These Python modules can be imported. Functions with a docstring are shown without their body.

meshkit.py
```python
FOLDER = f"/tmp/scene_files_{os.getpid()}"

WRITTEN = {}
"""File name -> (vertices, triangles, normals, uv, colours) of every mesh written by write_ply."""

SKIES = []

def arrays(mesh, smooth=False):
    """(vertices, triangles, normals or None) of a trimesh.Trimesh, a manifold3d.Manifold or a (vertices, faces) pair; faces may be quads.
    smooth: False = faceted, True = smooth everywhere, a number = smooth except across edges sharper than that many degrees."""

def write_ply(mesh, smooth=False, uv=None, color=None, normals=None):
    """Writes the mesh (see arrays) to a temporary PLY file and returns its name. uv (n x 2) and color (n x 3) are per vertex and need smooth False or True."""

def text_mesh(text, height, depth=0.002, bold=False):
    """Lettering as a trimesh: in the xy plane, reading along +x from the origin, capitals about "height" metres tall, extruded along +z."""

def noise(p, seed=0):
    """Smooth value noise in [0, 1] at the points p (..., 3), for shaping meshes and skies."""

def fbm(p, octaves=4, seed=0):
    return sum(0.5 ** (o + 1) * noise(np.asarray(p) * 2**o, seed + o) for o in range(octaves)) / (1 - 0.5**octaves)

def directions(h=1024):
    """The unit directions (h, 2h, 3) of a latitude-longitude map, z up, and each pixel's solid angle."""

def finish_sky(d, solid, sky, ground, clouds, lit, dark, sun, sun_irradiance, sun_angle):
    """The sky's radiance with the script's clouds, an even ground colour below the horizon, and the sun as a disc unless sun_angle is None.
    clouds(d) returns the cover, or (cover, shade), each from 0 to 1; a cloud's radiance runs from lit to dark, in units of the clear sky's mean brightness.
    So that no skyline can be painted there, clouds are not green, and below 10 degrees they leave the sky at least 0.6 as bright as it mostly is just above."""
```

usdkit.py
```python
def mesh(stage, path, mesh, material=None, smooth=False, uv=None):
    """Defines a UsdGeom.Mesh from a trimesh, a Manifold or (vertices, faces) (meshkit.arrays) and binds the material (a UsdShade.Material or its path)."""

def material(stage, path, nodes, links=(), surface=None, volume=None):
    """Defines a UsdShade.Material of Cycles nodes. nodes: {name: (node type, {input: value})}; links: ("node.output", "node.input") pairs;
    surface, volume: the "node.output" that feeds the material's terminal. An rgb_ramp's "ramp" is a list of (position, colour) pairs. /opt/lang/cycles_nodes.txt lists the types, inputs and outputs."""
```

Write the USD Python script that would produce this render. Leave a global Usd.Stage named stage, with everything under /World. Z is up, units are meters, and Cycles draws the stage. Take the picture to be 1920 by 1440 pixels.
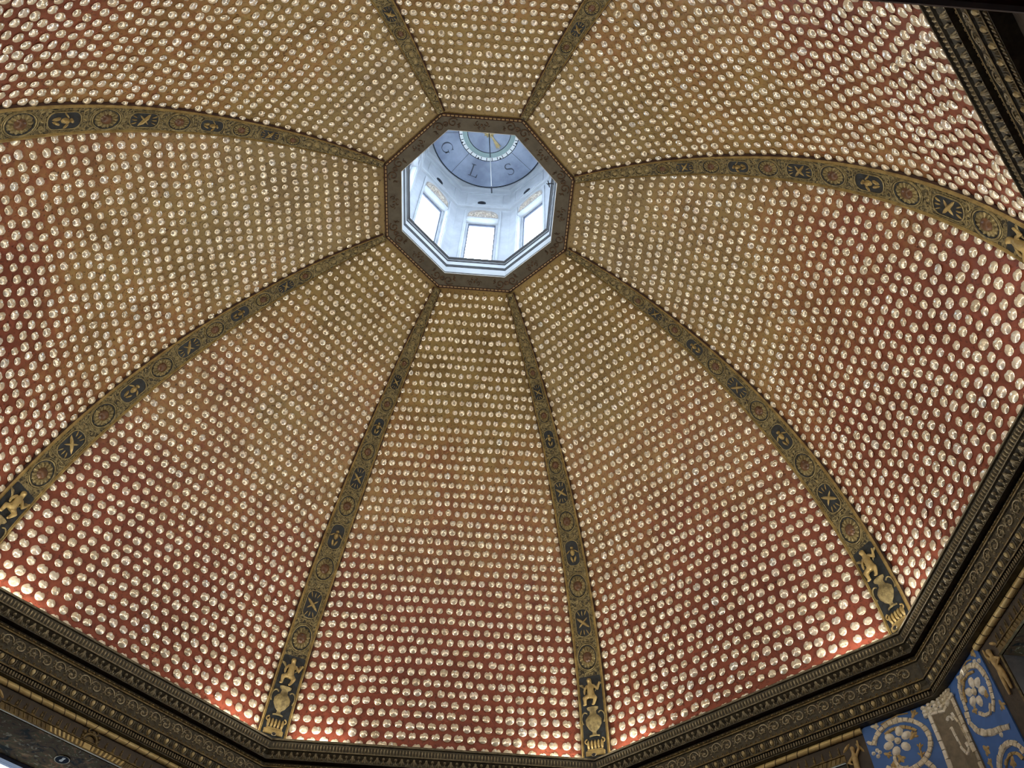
import math
import numpy as np
import trimesh
import manifold3d as m3
from shapely.geometry import Polygon, Point, box as sbox
from shapely import affinity
import meshkit
import usdkit
from pxr import Usd, UsdGeom, UsdLux, UsdShade, Gf, Sdf, Vt

stage = Usd.Stage.CreateInMemory()
UsdGeom.SetStageUpAxis(stage, UsdGeom.Tokens.z)
UsdGeom.SetStageMetersPerUnit(stage, 1.0)
UsdGeom.Xform.Define(stage, '/World')
stage.SetDefaultPrim(stage.GetPrimAtPath('/World'))
PI = math.pi
Z0 = 5.3                                    # height of the dome's springing above the floor

# ------------------------------------------------------------------ camera
CAM_F = 1533.94                             # focal length in pixels of the 1920 wide frame
CAM_C = np.array([-2.53581, 2.09873, -3.70605 + Z0])
def rodrigues(r):
    a = np.linalg.norm(r); k = r / a
    K = np.array([[0, -k[2], k[1]], [k[2], 0, -k[0]], [-k[1], k[0], 0]])
    return np.eye(3) + math.sin(a) * K + (1 - math.cos(a)) * K @ K
CAM_R = rodrigues(np.array([-0.96112674, -2.60449965, -0.83321535])) @ np.diag([1, -1, -1.])   # rows: right, down, forward
cam = UsdGeom.Camera.Define(stage, '/World/camera')
cam.CreateHorizontalApertureAttr(36.0)
cam.CreateVerticalApertureAttr(27.0)
cam.CreateFocalLengthAttr(36.0 * CAM_F / 1920)
cam.CreateClippingRangeAttr(Gf.Vec2f(0.02, 500))
r_, d_, f_ = CAM_R
cam.AddTransformOp().Set(Gf.Matrix4d(*r_, 0, *(-d_), 0, *(-f_), 0, *CAM_C, 1))
cam.CreateExposureAttr(0.56)

# ------------------------------------------------------------------ light
sky = UsdLux.DomeLight.Define(stage, '/World/sky')
sky.CreateColorAttr(Gf.Vec3f(0.66, 0.82, 1.0))
sky.CreateIntensityAttr(2.3)
BAR_STRENGTH, TUBE_STRENGTH = 420.0, 72.0    # sixteen light bars hidden on the cornice ledge: the face toward the room, the tube behind it
LAMP_COLOR = (1.0, 0.895, 0.71)

# ------------------------------------------------------------------ helpers: prims
_used = {}
def numbered(parent, name):
    k = (parent, name); n = _used.get(k, 0); _used[k] = n + 1
    return name if n == 0 else f'{name}_{n:03d}'
def tag(o, label=None, cat=None, group=None, kind=None):
    p = o.GetPrim() if hasattr(o, 'GetPrim') else o
    for k, v in (('label', label), ('category', cat), ('group', group), ('kind', kind)):
        if v: p.SetCustomDataByKey(k, v)
    return p
def path_of(parent):
    return '/World' if parent is None else str(parent.GetPath())
def thing(name, label, cat, loc=(0, 0, 0), rotz=0.0, group=None, kind=None, num=True):
    nm = numbered('/World', name) if num else name
    x = UsdGeom.Xform.Define(stage, '/World/' + nm)
    x.AddTranslateOp().Set(Gf.Vec3d(*map(float, loc)))
    x.AddRotateZOp().Set(math.degrees(rotz))
    return tag(x, label, cat, group, kind)
def dup(root, label, loc=None, rotz=0.0, name=None, group=None):
    was = root.GetCustomData()
    base = name or root.GetName()
    x = UsdGeom.Xform.Define(stage, '/World/' + numbered('/World', base))
    p = x.GetPrim()
    p.GetReferences().AddInternalReference(root.GetPath())
    p.GetAttribute('xformOp:rotateZ').Set(math.degrees(rotz))
    if loc is not None: p.GetAttribute('xformOp:translate').Set(Gf.Vec3d(*map(float, loc)))
    tag(p, label, was['category'], group or was.get('group'))
    p.SetInstanceable(True)
    return p
LOOK = {}
def part(name, mesh, mat, parent=None, label=None, cat=None, group=None, kind=None, smooth=30, tone=None):
    pth = path_of(parent) + '/' + numbered(path_of(parent), name)
    m = usdkit.mesh(stage, pth, mesh, LOOK[mat], smooth=smooth)
    if tone is not None:
        UsdGeom.PrimvarsAPI(m).CreatePrimvar('tone', Sdf.ValueTypeNames.FloatArray, 'vertex').Set(Vt.FloatArray.FromNumpy(np.asarray(tone, np.float32)))
    return tag(m, label, cat, group, kind)

# ------------------------------------------------------------------ helpers: shapes
def cat(ms):
    vs, fs, n = [], [], 0
    for m in ms:
        v, f = (np.asarray(m.vertices), np.asarray(m.faces)) if hasattr(m, 'vertices') else (np.asarray(m[0], float), np.asarray(m[1], int))
        if f.shape[1] == 4: f = np.vstack([f[:, [0, 1, 2]], f[:, [0, 2, 3]]])
        vs.append(v); fs.append(f + n); n += len(v)
    return np.vstack(vs), np.vstack(fs)
def xf(m, fn):
    v, f = m
    return fn(np.asarray(v, float)), f
def vf(t):
    if hasattr(t, 'to_mesh'):
        q = t.to_mesh(); return np.array(q.vert_properties[:, :3], float), np.array(q.tri_verts)
    return np.array(t.vertices, float), np.array(t.faces)
def boxm(lo, hi, bev=0.0):
    lo, hi = np.minimum(lo, hi).astype(float), np.maximum(lo, hi).astype(float)
    if bev:
        b = min(bev, 0.45 * float((hi - lo).min())); pts = []
        for sx in (0, 1):
            for sy in (0, 1):
                for sz in (0, 1):
                    c = np.where([sx, sy, sz], hi, lo); s = np.where([sx, sy, sz], -b, b)
                    for k in range(3):
                        q = c + s; q[k] = c[k]; pts.append(q)
        return vf(m3.Manifold.hull_points(np.array(pts)))
    t = trimesh.creation.box(extents=hi - lo); t.apply_translation((lo + hi) / 2)
    return vf(t)
def tube(path, r, n=6, flat=None, nrm=None, closed=False):
    """A tube along a polyline; r number or array; flat/nrm squash its thickness along nrm."""
    p = np.asarray(path, float); N = len(p)
    r = np.broadcast_to(np.asarray(r, float), (N,))
    t = np.gradient(p, axis=0) if not closed else np.roll(p, -1, 0) - np.roll(p, 1, 0)
    t /= np.maximum(np.linalg.norm(t, axis=1, keepdims=True), 1e-12)
    up = np.asarray(nrm if nrm is not None else (0.0, 0.0, 1.0), float)
    up = np.broadcast_to(up, p.shape)
    s = np.cross(t, up); s /= np.maximum(np.linalg.norm(s, axis=1, keepdims=True), 1e-9)
    u = np.cross(s, t)
    a = np.arange(n) * 2 * PI / n
    k = 1.0 if flat is None else flat
    v = p[:, None] + r[:, None, None] * (np.cos(a)[None, :, None] * s[:, None] + k * np.sin(a)[None, :, None] * u[:, None])
    f = []
    M = N if closed else N - 1
    i = np.arange(M)[:, None]; j = np.arange(n)[None]
    i2 = (i + 1) % N; j2 = (j + 1) % n
    f = np.stack([i * n + j, i2 * n + j, i2 * n + j2, i * n + j2], -1).reshape(-1, 4)
    v = v.reshape(-1, 3)
    f = np.vstack([f[:, [0, 1, 2]], f[:, [0, 2, 3]]])
    if not closed:
        v = np.vstack([v, p[:1], p[-1:]]); c0, c1 = N * n, N * n + 1
        jj = np.arange(n)
        f = np.vstack([f, np.stack([jj, (jj + 1) % n, np.full(n, c0)], 1), np.stack([(N - 1) * n + (jj + 1) % n, (N - 1) * n + jj, np.full(n, c1)], 1)])
    return v, f
def ellipsoid(c, r, sub=1):
    t = trimesh.creation.icosphere(sub); v = np.array(t.vertices) * np.asarray(r) + np.asarray(c)
    return v, np.array(t.faces)
def blob(c, r, up=0.5, na=8, nr=3, ax=0.0):
    """A low dome lying in the uv plane, n up: petals, eggs, bosses. c=(u,v,n), r=(ru,rv,h), ax its turn in the plane."""
    rings = np.linspace(0, 1, nr + 1)[1:]
    a = np.arange(na) * 2 * PI / na
    P = [[0, 0, r[2]]]
    for t in rings:
        for q in a: P.append([r[0] * t * math.cos(q), r[1] * t * math.sin(q), r[2] * math.sqrt(max(0, 1 - t * t)) if t < 1 else -0.002])
    P = np.array(P); ca, sa = math.cos(ax), math.sin(ax)
    P = np.c_[P[:, 0] * ca - P[:, 1] * sa, P[:, 0] * sa + P[:, 1] * ca, P[:, 2]] + np.asarray(c, float)
    F = [[0, 1 + j, 1 + (j + 1) % na] for j in range(na)]
    for k in range(nr - 1):
        for j in range(na):
            o, o2 = 1 + k * na, 1 + (k + 1) * na
            F += [[o + j, o2 + j, o2 + (j + 1) % na], [o + j, o2 + (j + 1) % na, o + (j + 1) % na]]
    return P, np.array(F)
def extrude(poly, h, z=0.0):
    ms = []
    for g in getattr(poly, 'geoms', [poly]):
        t = trimesh.creation.extrude_polygon(g, h, engine='earcut'); t.apply_translation((0, 0, z)); ms.append(vf(t))
    return cat(ms)
def spiral(c, r0, r1, a0, a1, n=22, sq=1.0):
    a = np.linspace(a0, a1, n); r = np.linspace(r0, r1, n)
    return np.c_[c[0] + r * np.cos(a), c[1] + sq * r * np.sin(a), np.zeros(n)]

# ------------------------------------------------------------------ helpers: looks
UsdGeom.Scope.Define(stage, '/World/Looks')
def look(name, nodes, links, surface='p.BSDF'):
    LOOK[name] = usdkit.material(stage, '/World/Looks/' + name, nodes, links, surface=surface)
def plain(name, col, rough=0.5, metal=0.0, vary=0.25, scale=9.0, bump=0.0, bscale=60.0, dark=None, spec=0.5, coat=0.0, detail=4.0, at=(0.35, 0.65)):
    """A painted, gilt, wooden or plaster surface: two tones mixed by noise, with a fine relief."""
    c2 = dark if dark is not None else tuple(c * (1 - vary) for c in col)
    nodes = {'g': ('geometry', {}), 'n': ('noise_texture', {'scale': scale, 'detail': detail, 'roughness': 0.6}),
             'r': ('rgb_ramp', {'ramp': [(at[0], c2), (at[1], col)]}),
             'p': ('principled_bsdf', {'roughness': rough, 'metallic': metal, 'specular_ior_level': spec, 'coat_weight': coat, 'coat_roughness': 0.15})}
    links = [('g.position', 'n.vector'), ('n.fac', 'r.fac'), ('r.color', 'p.base_color')]
    if bump:
        nodes['n2'] = ('noise_texture', {'scale': bscale, 'detail': 3.0}); nodes['b'] = ('bump', {'strength': bump, 'distance': 0.01})
        links += [('g.position', 'n2.vector'), ('n2.fac', 'b.height'), ('b.normal', 'p.normal')]
    look(name, nodes, links)

# lacquer of the vault: crimson below, gold leaf above, mottled where one wears into the other
look('lacquer', {
    'g': ('geometry', {}), 'xyz': ('separate_xyz', {}),
    'h': ('map_range', {'from_min': Z0 + 0.4, 'from_max': Z0 + 3.5, 'to_min': 0.0, 'to_max': 1.0, 'clamp': True}),
    'n1': ('noise_texture', {'scale': 0.9, 'detail': 3.0, 'roughness': 0.55}),
    'n2': ('noise_texture', {'scale': 16.0, 'detail': 6.0, 'roughness': 0.72}),
    'n3': ('noise_texture', {'scale': 42.0, 'detail': 4.0, 'roughness': 0.7}),
    'n4': ('noise_texture', {'scale': 3.2, 'detail': 4.0, 'roughness': 0.6}),
    'a1': ('math', {'math_type': 'multiply_add', 'value2': 1.05, 'value3': -0.535}),
    'a2': ('math', {'math_type': 'multiply_add', 'value2': 0.80, 'value3': -0.40}),
    's1': ('math', {'math_type': 'add'}), 's2': ('math', {'math_type': 'add', 'use_clamp': True}),
    'ramp': ('rgb_ramp', {'ramp': [(0.0, (0.255, 0.062, 0.036)), (0.30, (0.265, 0.076, 0.040)), (0.48, (0.320, 0.140, 0.056)), (0.66, (0.360, 0.215, 0.082)), (0.85, (0.320, 0.228, 0.084)), (1.0, (0.285, 0.212, 0.084))]}),
    'dk': ('rgb_ramp', {'ramp': [(0.32, (0.30, 0.23, 0.18)), (0.45, (1, 1, 1))]}),
    'lt': ('rgb_ramp', {'ramp': [(0.36, (0.62, 0.56, 0.52)), (0.60, (1, 1, 1))]}),
    'mx': ('mix', {'mix_type': 'multiply', 'fac': 1.0}), 'mx2': ('mix', {'mix_type': 'multiply', 'fac': 0.8}),
    'b': ('bump', {'strength': 0.25, 'distance': 0.006}),
    'p': ('principled_bsdf', {'roughness': 0.42, 'specular_ior_level': 0.5})},
    [('g.position', 'xyz.vector'), ('xyz.z', 'h.value'), ('g.position', 'n1.vector'), ('g.position', 'n2.vector'), ('g.position', 'n3.vector'), ('g.position', 'n4.vector'),
     ('n1.fac', 'a1.value1'), ('n2.fac', 'a2.value1'), ('h.result', 's1.value1'), ('a1.value', 's1.value2'), ('s1.value', 's2.value1'), ('a2.value', 's2.value2'),
     ('s2.value', 'ramp.fac'), ('n3.fac', 'dk.fac'), ('n4.fac', 'lt.fac'), ('ramp.color', 'mx.color1'), ('dk.color', 'mx.color2'), ('mx.color', 'mx2.color1'), ('lt.color', 'mx2.color2'),
     ('mx2.color', 'p.base_color'), ('n2.fac', 'b.height'), ('b.normal', 'p.normal')])
# mother of pearl: each shell its own tone, faint growth lines, a pearly film
look('nacre_shell', {
    'g': ('geometry', {}), 't': ('attribute', {'attribute': 'tone'}),
    'r': ('rgb_ramp', {'ramp': [(0.0, (0.70, 0.62, 0.48)), (0.25, (0.88, 0.80, 0.64)), (0.6, (0.97, 0.915, 0.765)), (0.85, (0.97, 0.89, 0.79)), (1.0, (0.84, 0.87, 0.84))]}),
    'n': ('noise_texture', {'scale': 75.0, 'detail': 3.0}), 'n2': ('noise_texture', {'scale': 30.0, 'detail': 2.0}),
    'r2': ('rgb_ramp', {'ramp': [(0.35, (0.80, 0.80, 0.80)), (0.6, (1, 1, 1))]}), 'mx': ('mix', {'mix_type': 'multiply', 'fac': 0.8}),
    'b': ('bump', {'strength': 0.25, 'distance': 0.004}),
    'p': ('principled_bsdf', {'roughness': 0.21, 'specular_ior_level': 0.9, 'metallic': 0.55, 'coat_weight': 0.35, 'coat_roughness': 0.12})},
    [('t.fac', 'r.fac'), ('g.position', 'n.vector'), ('g.position', 'n2.vector'), ('n2.fac', 'r2.fac'), ('r.color', 'mx.color1'), ('r2.color', 'mx.color2'), ('mx.color', 'p.base_color'), ('n.fac', 'b.height'), ('b.normal', 'p.normal')])
# rib band: gilding with brown-black painted arabesque worked into it
look('arabesque', {
    'g': ('geometry', {}), 'w': ('noise_texture', {'scale': 7.0, 'detail': 2.0}), 'mxv': ('mix_vector', {'fac': 0.12}),
    'v': ('voronoi_texture', {'scale': 17.0, 'feature': 'distance_to_edge'}), 'n': ('noise_texture', {'scale': 34.0, 'detail': 4.0, 'roughness': 0.65, 'distortion': 1.4}),
    'r': ('rgb_ramp', {'ramp': [(0.41, (0.026, 0.023, 0.016)), (0.49, (0.150, 0.124, 0.060)), (0.60, (0.32, 0.268, 0.130))]}),
    'b': ('bump', {'strength': 0.5, 'distance': 0.008}),
    'p': ('principled_bsdf', {'roughness': 0.5, 'metallic': 0.25})},
    [('g.position', 'n.vector'), ('n.fac', 'r.fac'), ('r.color', 'p.base_color'), ('n.fac', 'b.height'), ('b.normal', 'p.normal')])
for k in ('w', 'mxv', 'v'): stage.RemovePrim(f'/World/Looks/arabesque/{k}')
plain('gilding', (0.37, 0.305, 0.145), 0.42, 0.25, dark=(0.15, 0.120, 0.058), scale=26, bump=0.35, bscale=90)
plain('bright_gilding', (0.50, 0.385, 0.165), 0.40, 0.25, dark=(0.29, 0.21, 0.085), scale=14, bump=0.25, bscale=70)
plain('rib_side', (0.060, 0.022, 0.014), 0.6, dark=(0.030, 0.013, 0.009), scale=14)
plain('boss_brown', (0.150, 0.072, 0.034), 0.34, dark=(0.075, 0.035, 0.017), scale=30, coat=0.1)
plain('night_blue', (0.018, 0.028, 0.040), 0.5, dark=(0.007, 0.009, 0.010), scale=24, bump=0.2)
plain('bronze', (0.074, 0.065, 0.041), 0.48, 0.3, dark=(0.030, 0.025, 0.017), scale=22, bump=0.3, bscale=80)
plain('bronze_leaf', (0.230, 0.195, 0.125), 0.42, 0.35, dark=(0.110, 0.092, 0.058), scale=30, bump=0.2, bscale=90)
plain('bronze_bright', (0.330, 0.285, 0.185), 0.42, 0.3, dark=(0.170, 0.142, 0.088), scale=30, bump=0.2, bscale=90)
plain('egg_gold', (0.55, 0.45, 0.24), 0.40, 0.3, dark=(0.22, 0.165, 0.070), scale=16)
plain('shadow_gap', (0.012, 0.010, 0.008), 0.8)
plain('torus_gold', (0.68, 0.54, 0.25), 0.40, 0.2, dark=(0.46, 0.34, 0.14), scale=8, bump=0.15)
plain('ribbon_brown', (0.075, 0.052, 0.022), 0.6)
plain('frieze_wood', (0.062, 0.046, 0.032), 0.55, dark=(0.032, 0.024, 0.018), scale=11, bump=0.2)
plain('frieze_gold', (0.22, 0.160, 0.060), 0.5, 0.25, dark=(0.085, 0.060, 0.026), scale=24, bump=0.3)
look('grotesque', {'g': ('geometry', {}), 'n': ('noise_texture', {'scale': 9.0, 'detail': 5.0, 'roughness': 0.65, 'distortion': 1.2}), 'n2': ('noise_texture', {'scale': 13.0, 'detail': 3.0, 'distortion': 2.6}),
    'r': ('rgb_ramp', {'ramp': [(0.36, (0.012, 0.013, 0.011)), (0.47, (0.060, 0.034, 0.017)), (0.55, (0.048, 0.043, 0.020)), (0.62, (0.110, 0.050, 0.024)), (0.70, (0.15, 0.115, 0.055))]}),
    'r2': ('rgb_ramp', {'ramp': [(0.60, (0, 0, 0)), (0.68, (0.30, 0.27, 0.19))]}), 'mx': ('mix', {'mix_type': 'add', 'fac': 0.3}), 'p': ('principled_bsdf', {'roughness': 0.9, 'specular_ior_level': 0.05})},
    [('g.position', 'n.vector'), ('g.position', 'n2.vector'), ('n.fac', 'r.fac'), ('n2.fac', 'r2.fac'), ('r.color', 'mx.color1'), ('r2.color', 'mx.color2'), ('mx.color', 'p.base_color')])
plain('azure', (0.055, 0.165, 0.490), 0.5, dark=(0.038, 0.125, 0.390), scale=7)
plain('mosaic_nacre', (0.90, 0.84, 0.68), 0.22, 0.0, dark=(0.58, 0.51, 0.36), scale=45, coat=0.5, bump=0.3, bscale=120)
plain('mosaic_white', (0.93, 0.91, 0.83), 0.18, 0.0, dark=(0.76, 0.72, 0.60), scale=45, coat=0.6)
plain('pilaster_taupe', (0.225, 0.190, 0.130), 0.5, dark=(0.155, 0.130, 0.088), scale=30)
plain('ochre', (0.56, 0.41, 0.18), 0.5, dark=(0.36, 0.255, 0.105), scale=34)
plain('plaster', (0.52, 0.53, 0.54), 0.7, dark=(0.43, 0.44, 0.455), scale=5, spec=0.2)
plain('plaster_grey', (0.60, 0.61, 0.60), 0.7, dark=(0.50, 0.51, 0.50), scale=4, spec=0.2)
plain('curb_white', (0.62, 0.645, 0.65), 0.55, vary=0.06, spec=0.3)
plain('slate', (0.085, 0.092, 0.10), 0.6, vary=0.2)
plain('dial_blue', (0.40, 0.45, 0.55), 0.6, dark=(0.24, 0.275, 0.36), scale=3.2, spec=0.3)
plain('dial_teal', (0.34, 0.44, 0.42), 0.6, vary=0.12, scale=5, spec=0.3)
plain('dial_white', (0.86, 0.87, 0.84), 0.6, vary=0.05)
plain('ink', (0.016, 0.019, 0.024), 0.95, spec=0.0)
plain('dial_line', (0.035, 0.045, 0.060), 0.6)
plain('letter_ink', (0.10, 0.115, 0.145), 0.6, dark=(0.055, 0.062, 0.08), scale=14)
plain('dial_gold', (0.62, 0.47, 0.22), 0.4, 0.3, vary=0.3, scale=30)
plain('fret_gold', (0.50, 0.43, 0.36), 0.6, 0.0, dark=(0.34, 0.28, 0.23), scale=25)
plain('fret_scroll', (0.72, 0.62, 0.50), 0.5, 0.0, dark=(0.48, 0.38, 0.28), scale=30)
plain('iron', (0.012, 0.013, 0.018), 0.5)
plain('pole_grey', (0.42, 0.40, 0.38), 0.5, vary=0.1)
plain('ring_board', (0.105, 0.094, 0.070), 0.5, dark=(0.072, 0.063, 0.045), scale=12, bump=0.15)
plain('ring_scroll', (0.120, 0.066, 0.030), 0.5, 0.1, dark=(0.035, 0.020, 0.012), scale=40)
plain('ring_bead', (0.42, 0.30, 0.165), 0.5, dark=(0.28, 0.19, 0.10), scale=30)
plain('window_frame', (0.10, 0.11, 0.15), 0.6, vary=0.2)
plain('velvet', (0.20, 0.028, 0.022), 0.85, vary=0.3, scale=5)
plain('marble', (0.60, 0.53, 0.45), 0.25, dark=(0.42, 0.33, 0.26), scale=2.5)
plain('dark_oak', (0.050, 0.036, 0.028), 0.5, dark=(0.026, 0.019, 0.015), scale=18)
plain('roof_lead', (0.25, 0.25, 0.26), 0.7)
look('pane', {'t': ('transparent_bsdf', {'color': (0.97, 0.98, 1.0)}), 'gl': ('glossy_bsdf', {'roughness': 0.03}), 'm': ('mix_closure', {'fac': 0.06})}, [('t.BSDF', 'm.closure1'), ('gl.BSDF', 'm.closure2')], 'm.closure')
look('blind', {'t': ('transparent_bsdf', {'color': (0.66, 0.66, 0.66)}), 'd': ('diffuse_bsdf', {'color': (0.30, 0.31, 0.33)}), 'm': ('mix_closure', {'fac': 0.25})}, [('t.BSDF', 'm.closure1'), ('d.BSDF', 'm.closure2')], 'm.closure')
look('lamp', {'e': ('emission', {'color': LAMP_COLOR, 'strength': BAR_STRENGTH})}, [], 'e.emission')
look('lamp_spill', {'e': ('emission', {'color': LAMP_COLOR, 'strength': TUBE_STRENGTH})}, [], 'e.emission')

# ------------------------------------------------------------------ the vault's geometry
RC, RZ, COS8, T8 = 3.68, 3.715, math.cos(PI / 8), math.tan(PI / 8)
RI = RC * COS8                               # the vault's radius across the flats at the springing
WALL = 3.40                                  # the drum walls, across the flats
CORNER = {k: -PI * 67.5 / 180 + PI / 4 * (k - 5) for k in range(1, 9)}
SIDE = {'southeast': -PI / 4, 'east': 0.0, 'northeast': PI / 4, 'north': PI / 2, 'northwest': 3 * PI / 4, 'west': PI, 'southwest': -3 * PI / 4, 'south': -PI / 2}
def to_world(a, q):
    """Side frame (outward, along, up from the springing) to world."""
    q = np.asarray(q, float)
    return np.c_[q[:, 0] * math.cos(a) - q[:, 1] * math.sin(a), q[:, 0] * math.sin(a) + q[:, 1] * math.cos(a), q[:, 2] + Z0]
def side(a): return lambda v: to_world(a, v)
def project(P):
    q = (P - CAM_C) @ CAM_R.T
    return 960 + CAM_F * q[:, 0] / q[:, 2], 720 + CAM_F * q[:, 1] / q[:, 2], q[:, 2]
def rib_width(th):
    r = RC * np.cos(th)
    return np.interp(r, [0.9, 1.0, 1.66, 2.37, 2.78, 3.35, 3.7], [0.060, 0.066, 0.132, 0.178, 0.214, 0.246, 0.250])
TH_TOP = 1.318

# ------------------------------------------------------------------ eight bays of the vault with their shells
NA = 20
RT = np.array([0.30, 0.56, 0.78, 0.93, 1.0, 0.975, 0.80])
HT = np.array([0.95, 0.83, 0.62, 0.40, 0.22, 0.10, -0.10])
SH_F = [[0, 1 + j, 1 + (j + 1) % NA] for j in range(NA)]
for k in range(len(RT) - 1):
    for j in range(NA):
        o, o2 = 1 + k * NA, 1 + (k + 1) * NA
        SH_F += [[o + j, o2 + j, o2 + (j + 1) % NA], [o + j, o2 + (j + 1) % NA, o + (j + 1) % NA]]
SH_F = np.array(SH_F)
ang = PI / 2 + np.r_[-0.50, -0.34, -0.20, -0.07, 0.07, 0.20, 0.34, 0.50, np.linspace(0.80, 2 * PI - 0.80, 12)]
def shell_local(rng, n, R):
    """n shells (n, 1+NA*rings, 3) in (across, up the vault, out of the vault): domed polished valves with the notch of the hinge at the top."""
    d = (ang[None] - PI / 2 + PI) % (2 * PI) - PI
    notch = rng.uniform(0.16, 0.48, (n, 1)); where = rng.normal(0, 0.20, (n, 1)); wide = rng.uniform(0.17, 0.32, (n, 1))
    rho = 1 - notch * np.exp(-((d - where) / wide) ** 2) + rng.uniform(-0.05, 0.07, (n, 1)) * np.cos(2 * d) + rng.uniform(0.0, 0.06, (n, 1)) * np.cos(d - rng.uniform(-1, 1, (n, 1))) + rng.normal(0, 0.012, (n, NA))
    rot = rng.normal(0, 0.22, n)
    H = R * rng.uniform(0.48, 0.70, n)
    peak = rng.uniform(0.0, 0.22, n)
    xy = R[:, None, None] * RT[None, :, None] * rho[:, None, :] ** np.minimum(1, RT[None, :, None] ** 1.2)
    X, Y = xy * np.cos(ang), xy * np.sin(ang) + (1 - RT[None, :, None]) * (R * peak)[:, None, None]
    Z = H[:, None, None] * HT[None, :, None] * np.ones((1, 1, NA))
    Z[:, :4] *= 1 + rng.normal(0, 0.06, (n, 4, NA))
    P = np.concatenate([np.stack([np.zeros(n), R * peak, H], -1)[:, None], np.stack([X, Y, Z], -1).reshape(n, -1, 3)], 1)
    c, s = np.cos(rot)[:, None], np.sin(rot)[:, None]
    P = np.stack([P[..., 0] * c - P[..., 1] * s, P[..., 0] * s + P[..., 1] * c, P[..., 2]], -1)
    tx, ty = rng.normal(0, 0.07, (n, 1)), rng.normal(0, 0.07, (n, 1))
    P[..., 2] += P[..., 0] * tx + P[..., 1] * ty
    P[..., 2] += 0.0015
    return P
def bay_point(th, y):
    return np.stack([RI * np.cos(th), y, RZ * np.sin(th)], -1)
BAYS = [('southeast', 'six'), ('east', 'seven'), ('northeast', 'nine'), ('north', 'eleven'), ('northwest', 'twelve'), ('west', 'one'), ('southwest', 'three'), ('south', 'five')]
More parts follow.
